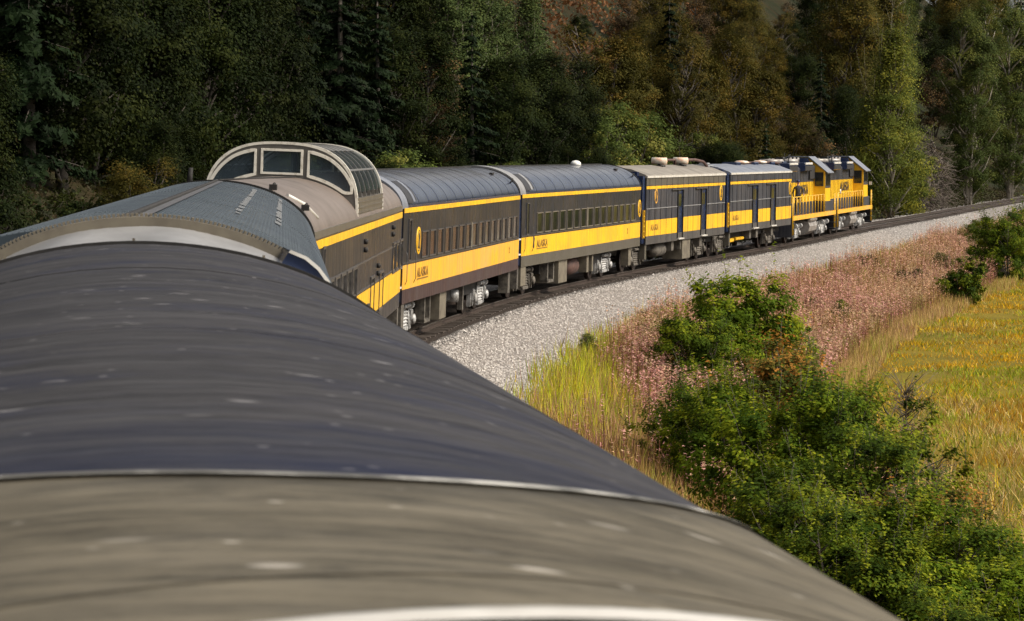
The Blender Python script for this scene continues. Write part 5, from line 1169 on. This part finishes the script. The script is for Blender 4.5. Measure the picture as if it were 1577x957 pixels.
pts = [(0, 0, .93, .15, .11), (0, 0, 1.15, .15, .11), (0, 0, 1.38, .17, .11), (0, 0, 1.47, .07, .07), (0, .0, 1.55, .055), (0.01, 0, 1.63, .085, .095), (.01, 0, 1.71, .07, .08),
       (.02, .20, 1.40, .06), (.10, .25, 1.14, .045), (.33, .20, 1.04, .035), (.42, .19, 1.03, .03), (.02, -.20, 1.40, .06), (-.02, -.26, 1.12, .045), (.10, -.25, .88, .035), (.14, -.24, .80, .03),
       (0, .10, .88, .095), (.02, .11, .48, .065), (-.01, .11, .08, .045), (.14, .12, .04, .04), (0, -.10, .88, .095), (.03, -.11, .48, .065), (.0, -.11, .08, .045), (.15, -.12, .04, .04)]
ed = [(0, 1), (1, 2), (2, 3), (3, 4), (4, 5), (5, 6), (2, 7), (7, 8), (8, 9), (9, 10), (2, 11), (11, 12), (12, 13), (13, 14), (0, 15), (15, 16), (16, 17), (17, 18), (0, 19), (19, 20), (20, 21), (21, 22)]
bo = skin_body('body', pts, ed, M['cloth_dark'], pr); bo.data.materials.append(M['skin'])
for p in bo.data.polygons:
    c_ = p.center
    if c_.z > 1.49 or (c_.x > .30 and c_.z < 1.12 and c_.z > .9) or (.78 > 0 and c_.z < .86 and c_.z > .74 and c_.y < -.2): p.material_index = 1
part(pr, 'cap', 'cap_blue', lambda m: (m.lathe([(1.69, .105), (1.75, .10), (1.79, .06), (1.80, .01)], 'z', 12, (.01, 0, 0)), m.box(.08, .2, -.07, .07, 1.685, 1.70)))
for sy in (-1, 1):
    for (px0, pz0, yy) in ((.42, 1.03, .19), (.14, .80, -.24)):
        pass
def fingers(m, x, y, z, sg):
    for k, ln in enumerate((.07, .08, .085, .07)): m.tube([(x, y - .03 + k * .02, z), (x + ln * .6, y - .03 + k * .02, z - .01), (x + ln * .8, y - .03 + k * .02, z - .04)], [.009, .008, .006], 5)
    m.tube([(x - .03, y - sg * .03, z), (x + .02, y - sg * .06, z - .01)], [.010, .007], 5)
part(pr, 'fingers', 'skin', lambda m: (fingers(m, .44, .19, 1.03, 1), fingers(m, .16, -.24, .79, -1)))
part(pr, 'face_features', 'skin', lambda m: (m.tube([(.10, 0, 1.65), (.125, 0, 1.615)], [.012, .018], 5), m.box(-.01, .03, .085, .10, 1.61, 1.66), m.box(-.01, .03, -.10, -.085, 1.61, 1.66)))
part(pr, 'eyes_and_mouth', 'emblem_dark', lambda m: (m.box(.09, .103, .025, .045, 1.648, 1.66), m.box(.09, .103, -.045, -.025, 1.648, 1.66), m.box(.088, .1, -.025, .025, 1.585, 1.592)))
# ------------------------------------------------------------------ pieces that can be picked apart become objects of their own
def split_islands(o, newname):
    me = o.data; nv = len(me.vertices); par = list(range(nv))
    def find(a):
        while par[a] != a: par[a] = par[par[a]]; a = par[a]
        return a
    first_at = {}
    for i, v in enumerate(me.vertices):
        key = (round(v.co.x, 4), round(v.co.y, 4), round(v.co.z, 4))
        if key in first_at: par[find(i)] = find(first_at[key])
        else: first_at[key] = i
    for e in me.edges:
        a, b = find(e.vertices[0]), find(e.vertices[1])
        if a != b: par[a] = b
    groups = {}
    for p in me.polygons: groups.setdefault(find(p.vertices[0]), []).append(p)
    if len(groups) < 2: o.name = newname; return
    co = [v.co.copy() for v in me.vertices]; first = True; kids = list(o.children)
    for fs in groups.values():
        idx = {}; V = []; F = []
        for p in fs:
            f = []
            for v in p.vertices:
                if v not in idx: idx[v] = len(V); V.append(co[v])
                f.append(idx[v])
            F.append(f)
        nm = bpy.data.meshes.new(newname); nm.from_pydata(V, [], F); nm.polygons.foreach_set('use_smooth', [p.use_smooth for p in fs])
        for m in me.materials: nm.materials.append(m)
        if first: o.data = nm; o.name = newname; first = False
        else:
            c = o.copy(); c.data = nm; c.name = newname; C.objects.link(c); c.parent = o.parent; c.matrix_parent_inverse = o.matrix_parent_inverse.copy()
SPLIT = {'hood_clips': 'hood_clip', 'end_cheek': 'end_cheek', 'end_post': 'end_post', 'door_jamb': 'door_jamb', 'end_latch': 'end_latch', 'door_edge': 'door_edge', 'grab_rail': 'grab_rail', 'bracket': 'bracket',
         'step': 'step', 'end_grab_irons': 'grab_iron', 'brake_cylinders': 'brake_cylinder', 'yellow_tank': 'yellow_tank', 'panel_ribs': 'panel_rib', 'hood_door_gaps': 'hood_door_gap', 'roof_seams': 'roof_seam', 'roof_battens': 'roof_batten',
         'yellow_band': 'yellow_band', 'stripe': 'stripe', 'skirt': 'skirt', 'roof_gutter': 'roof_gutter', 'roof_edge': 'roof_edge', 'upper_panel': 'upper_panel', 'eave_moulding': 'eave_moulding', 'walkway_edge': 'walkway_edge',
         'vent_grille': 'vent_slat', 'eyes_and_mouth': 'facial_mark', 'roof_pale_strip': 'roof_pale_dash', 'pilot': 'pilot', 'roof_flutes': 'roof_flute', 'horn': 'horn_trumpet', 'fingers': 'finger', 'marker_lamp': 'marker_lamp'}
for o in [o for o in C.objects if o.type == 'MESH' and o.name.split('.')[0] in SPLIT and not o.children]:
    split_islands(o, SPLIT[o.name.split('.')[0]])
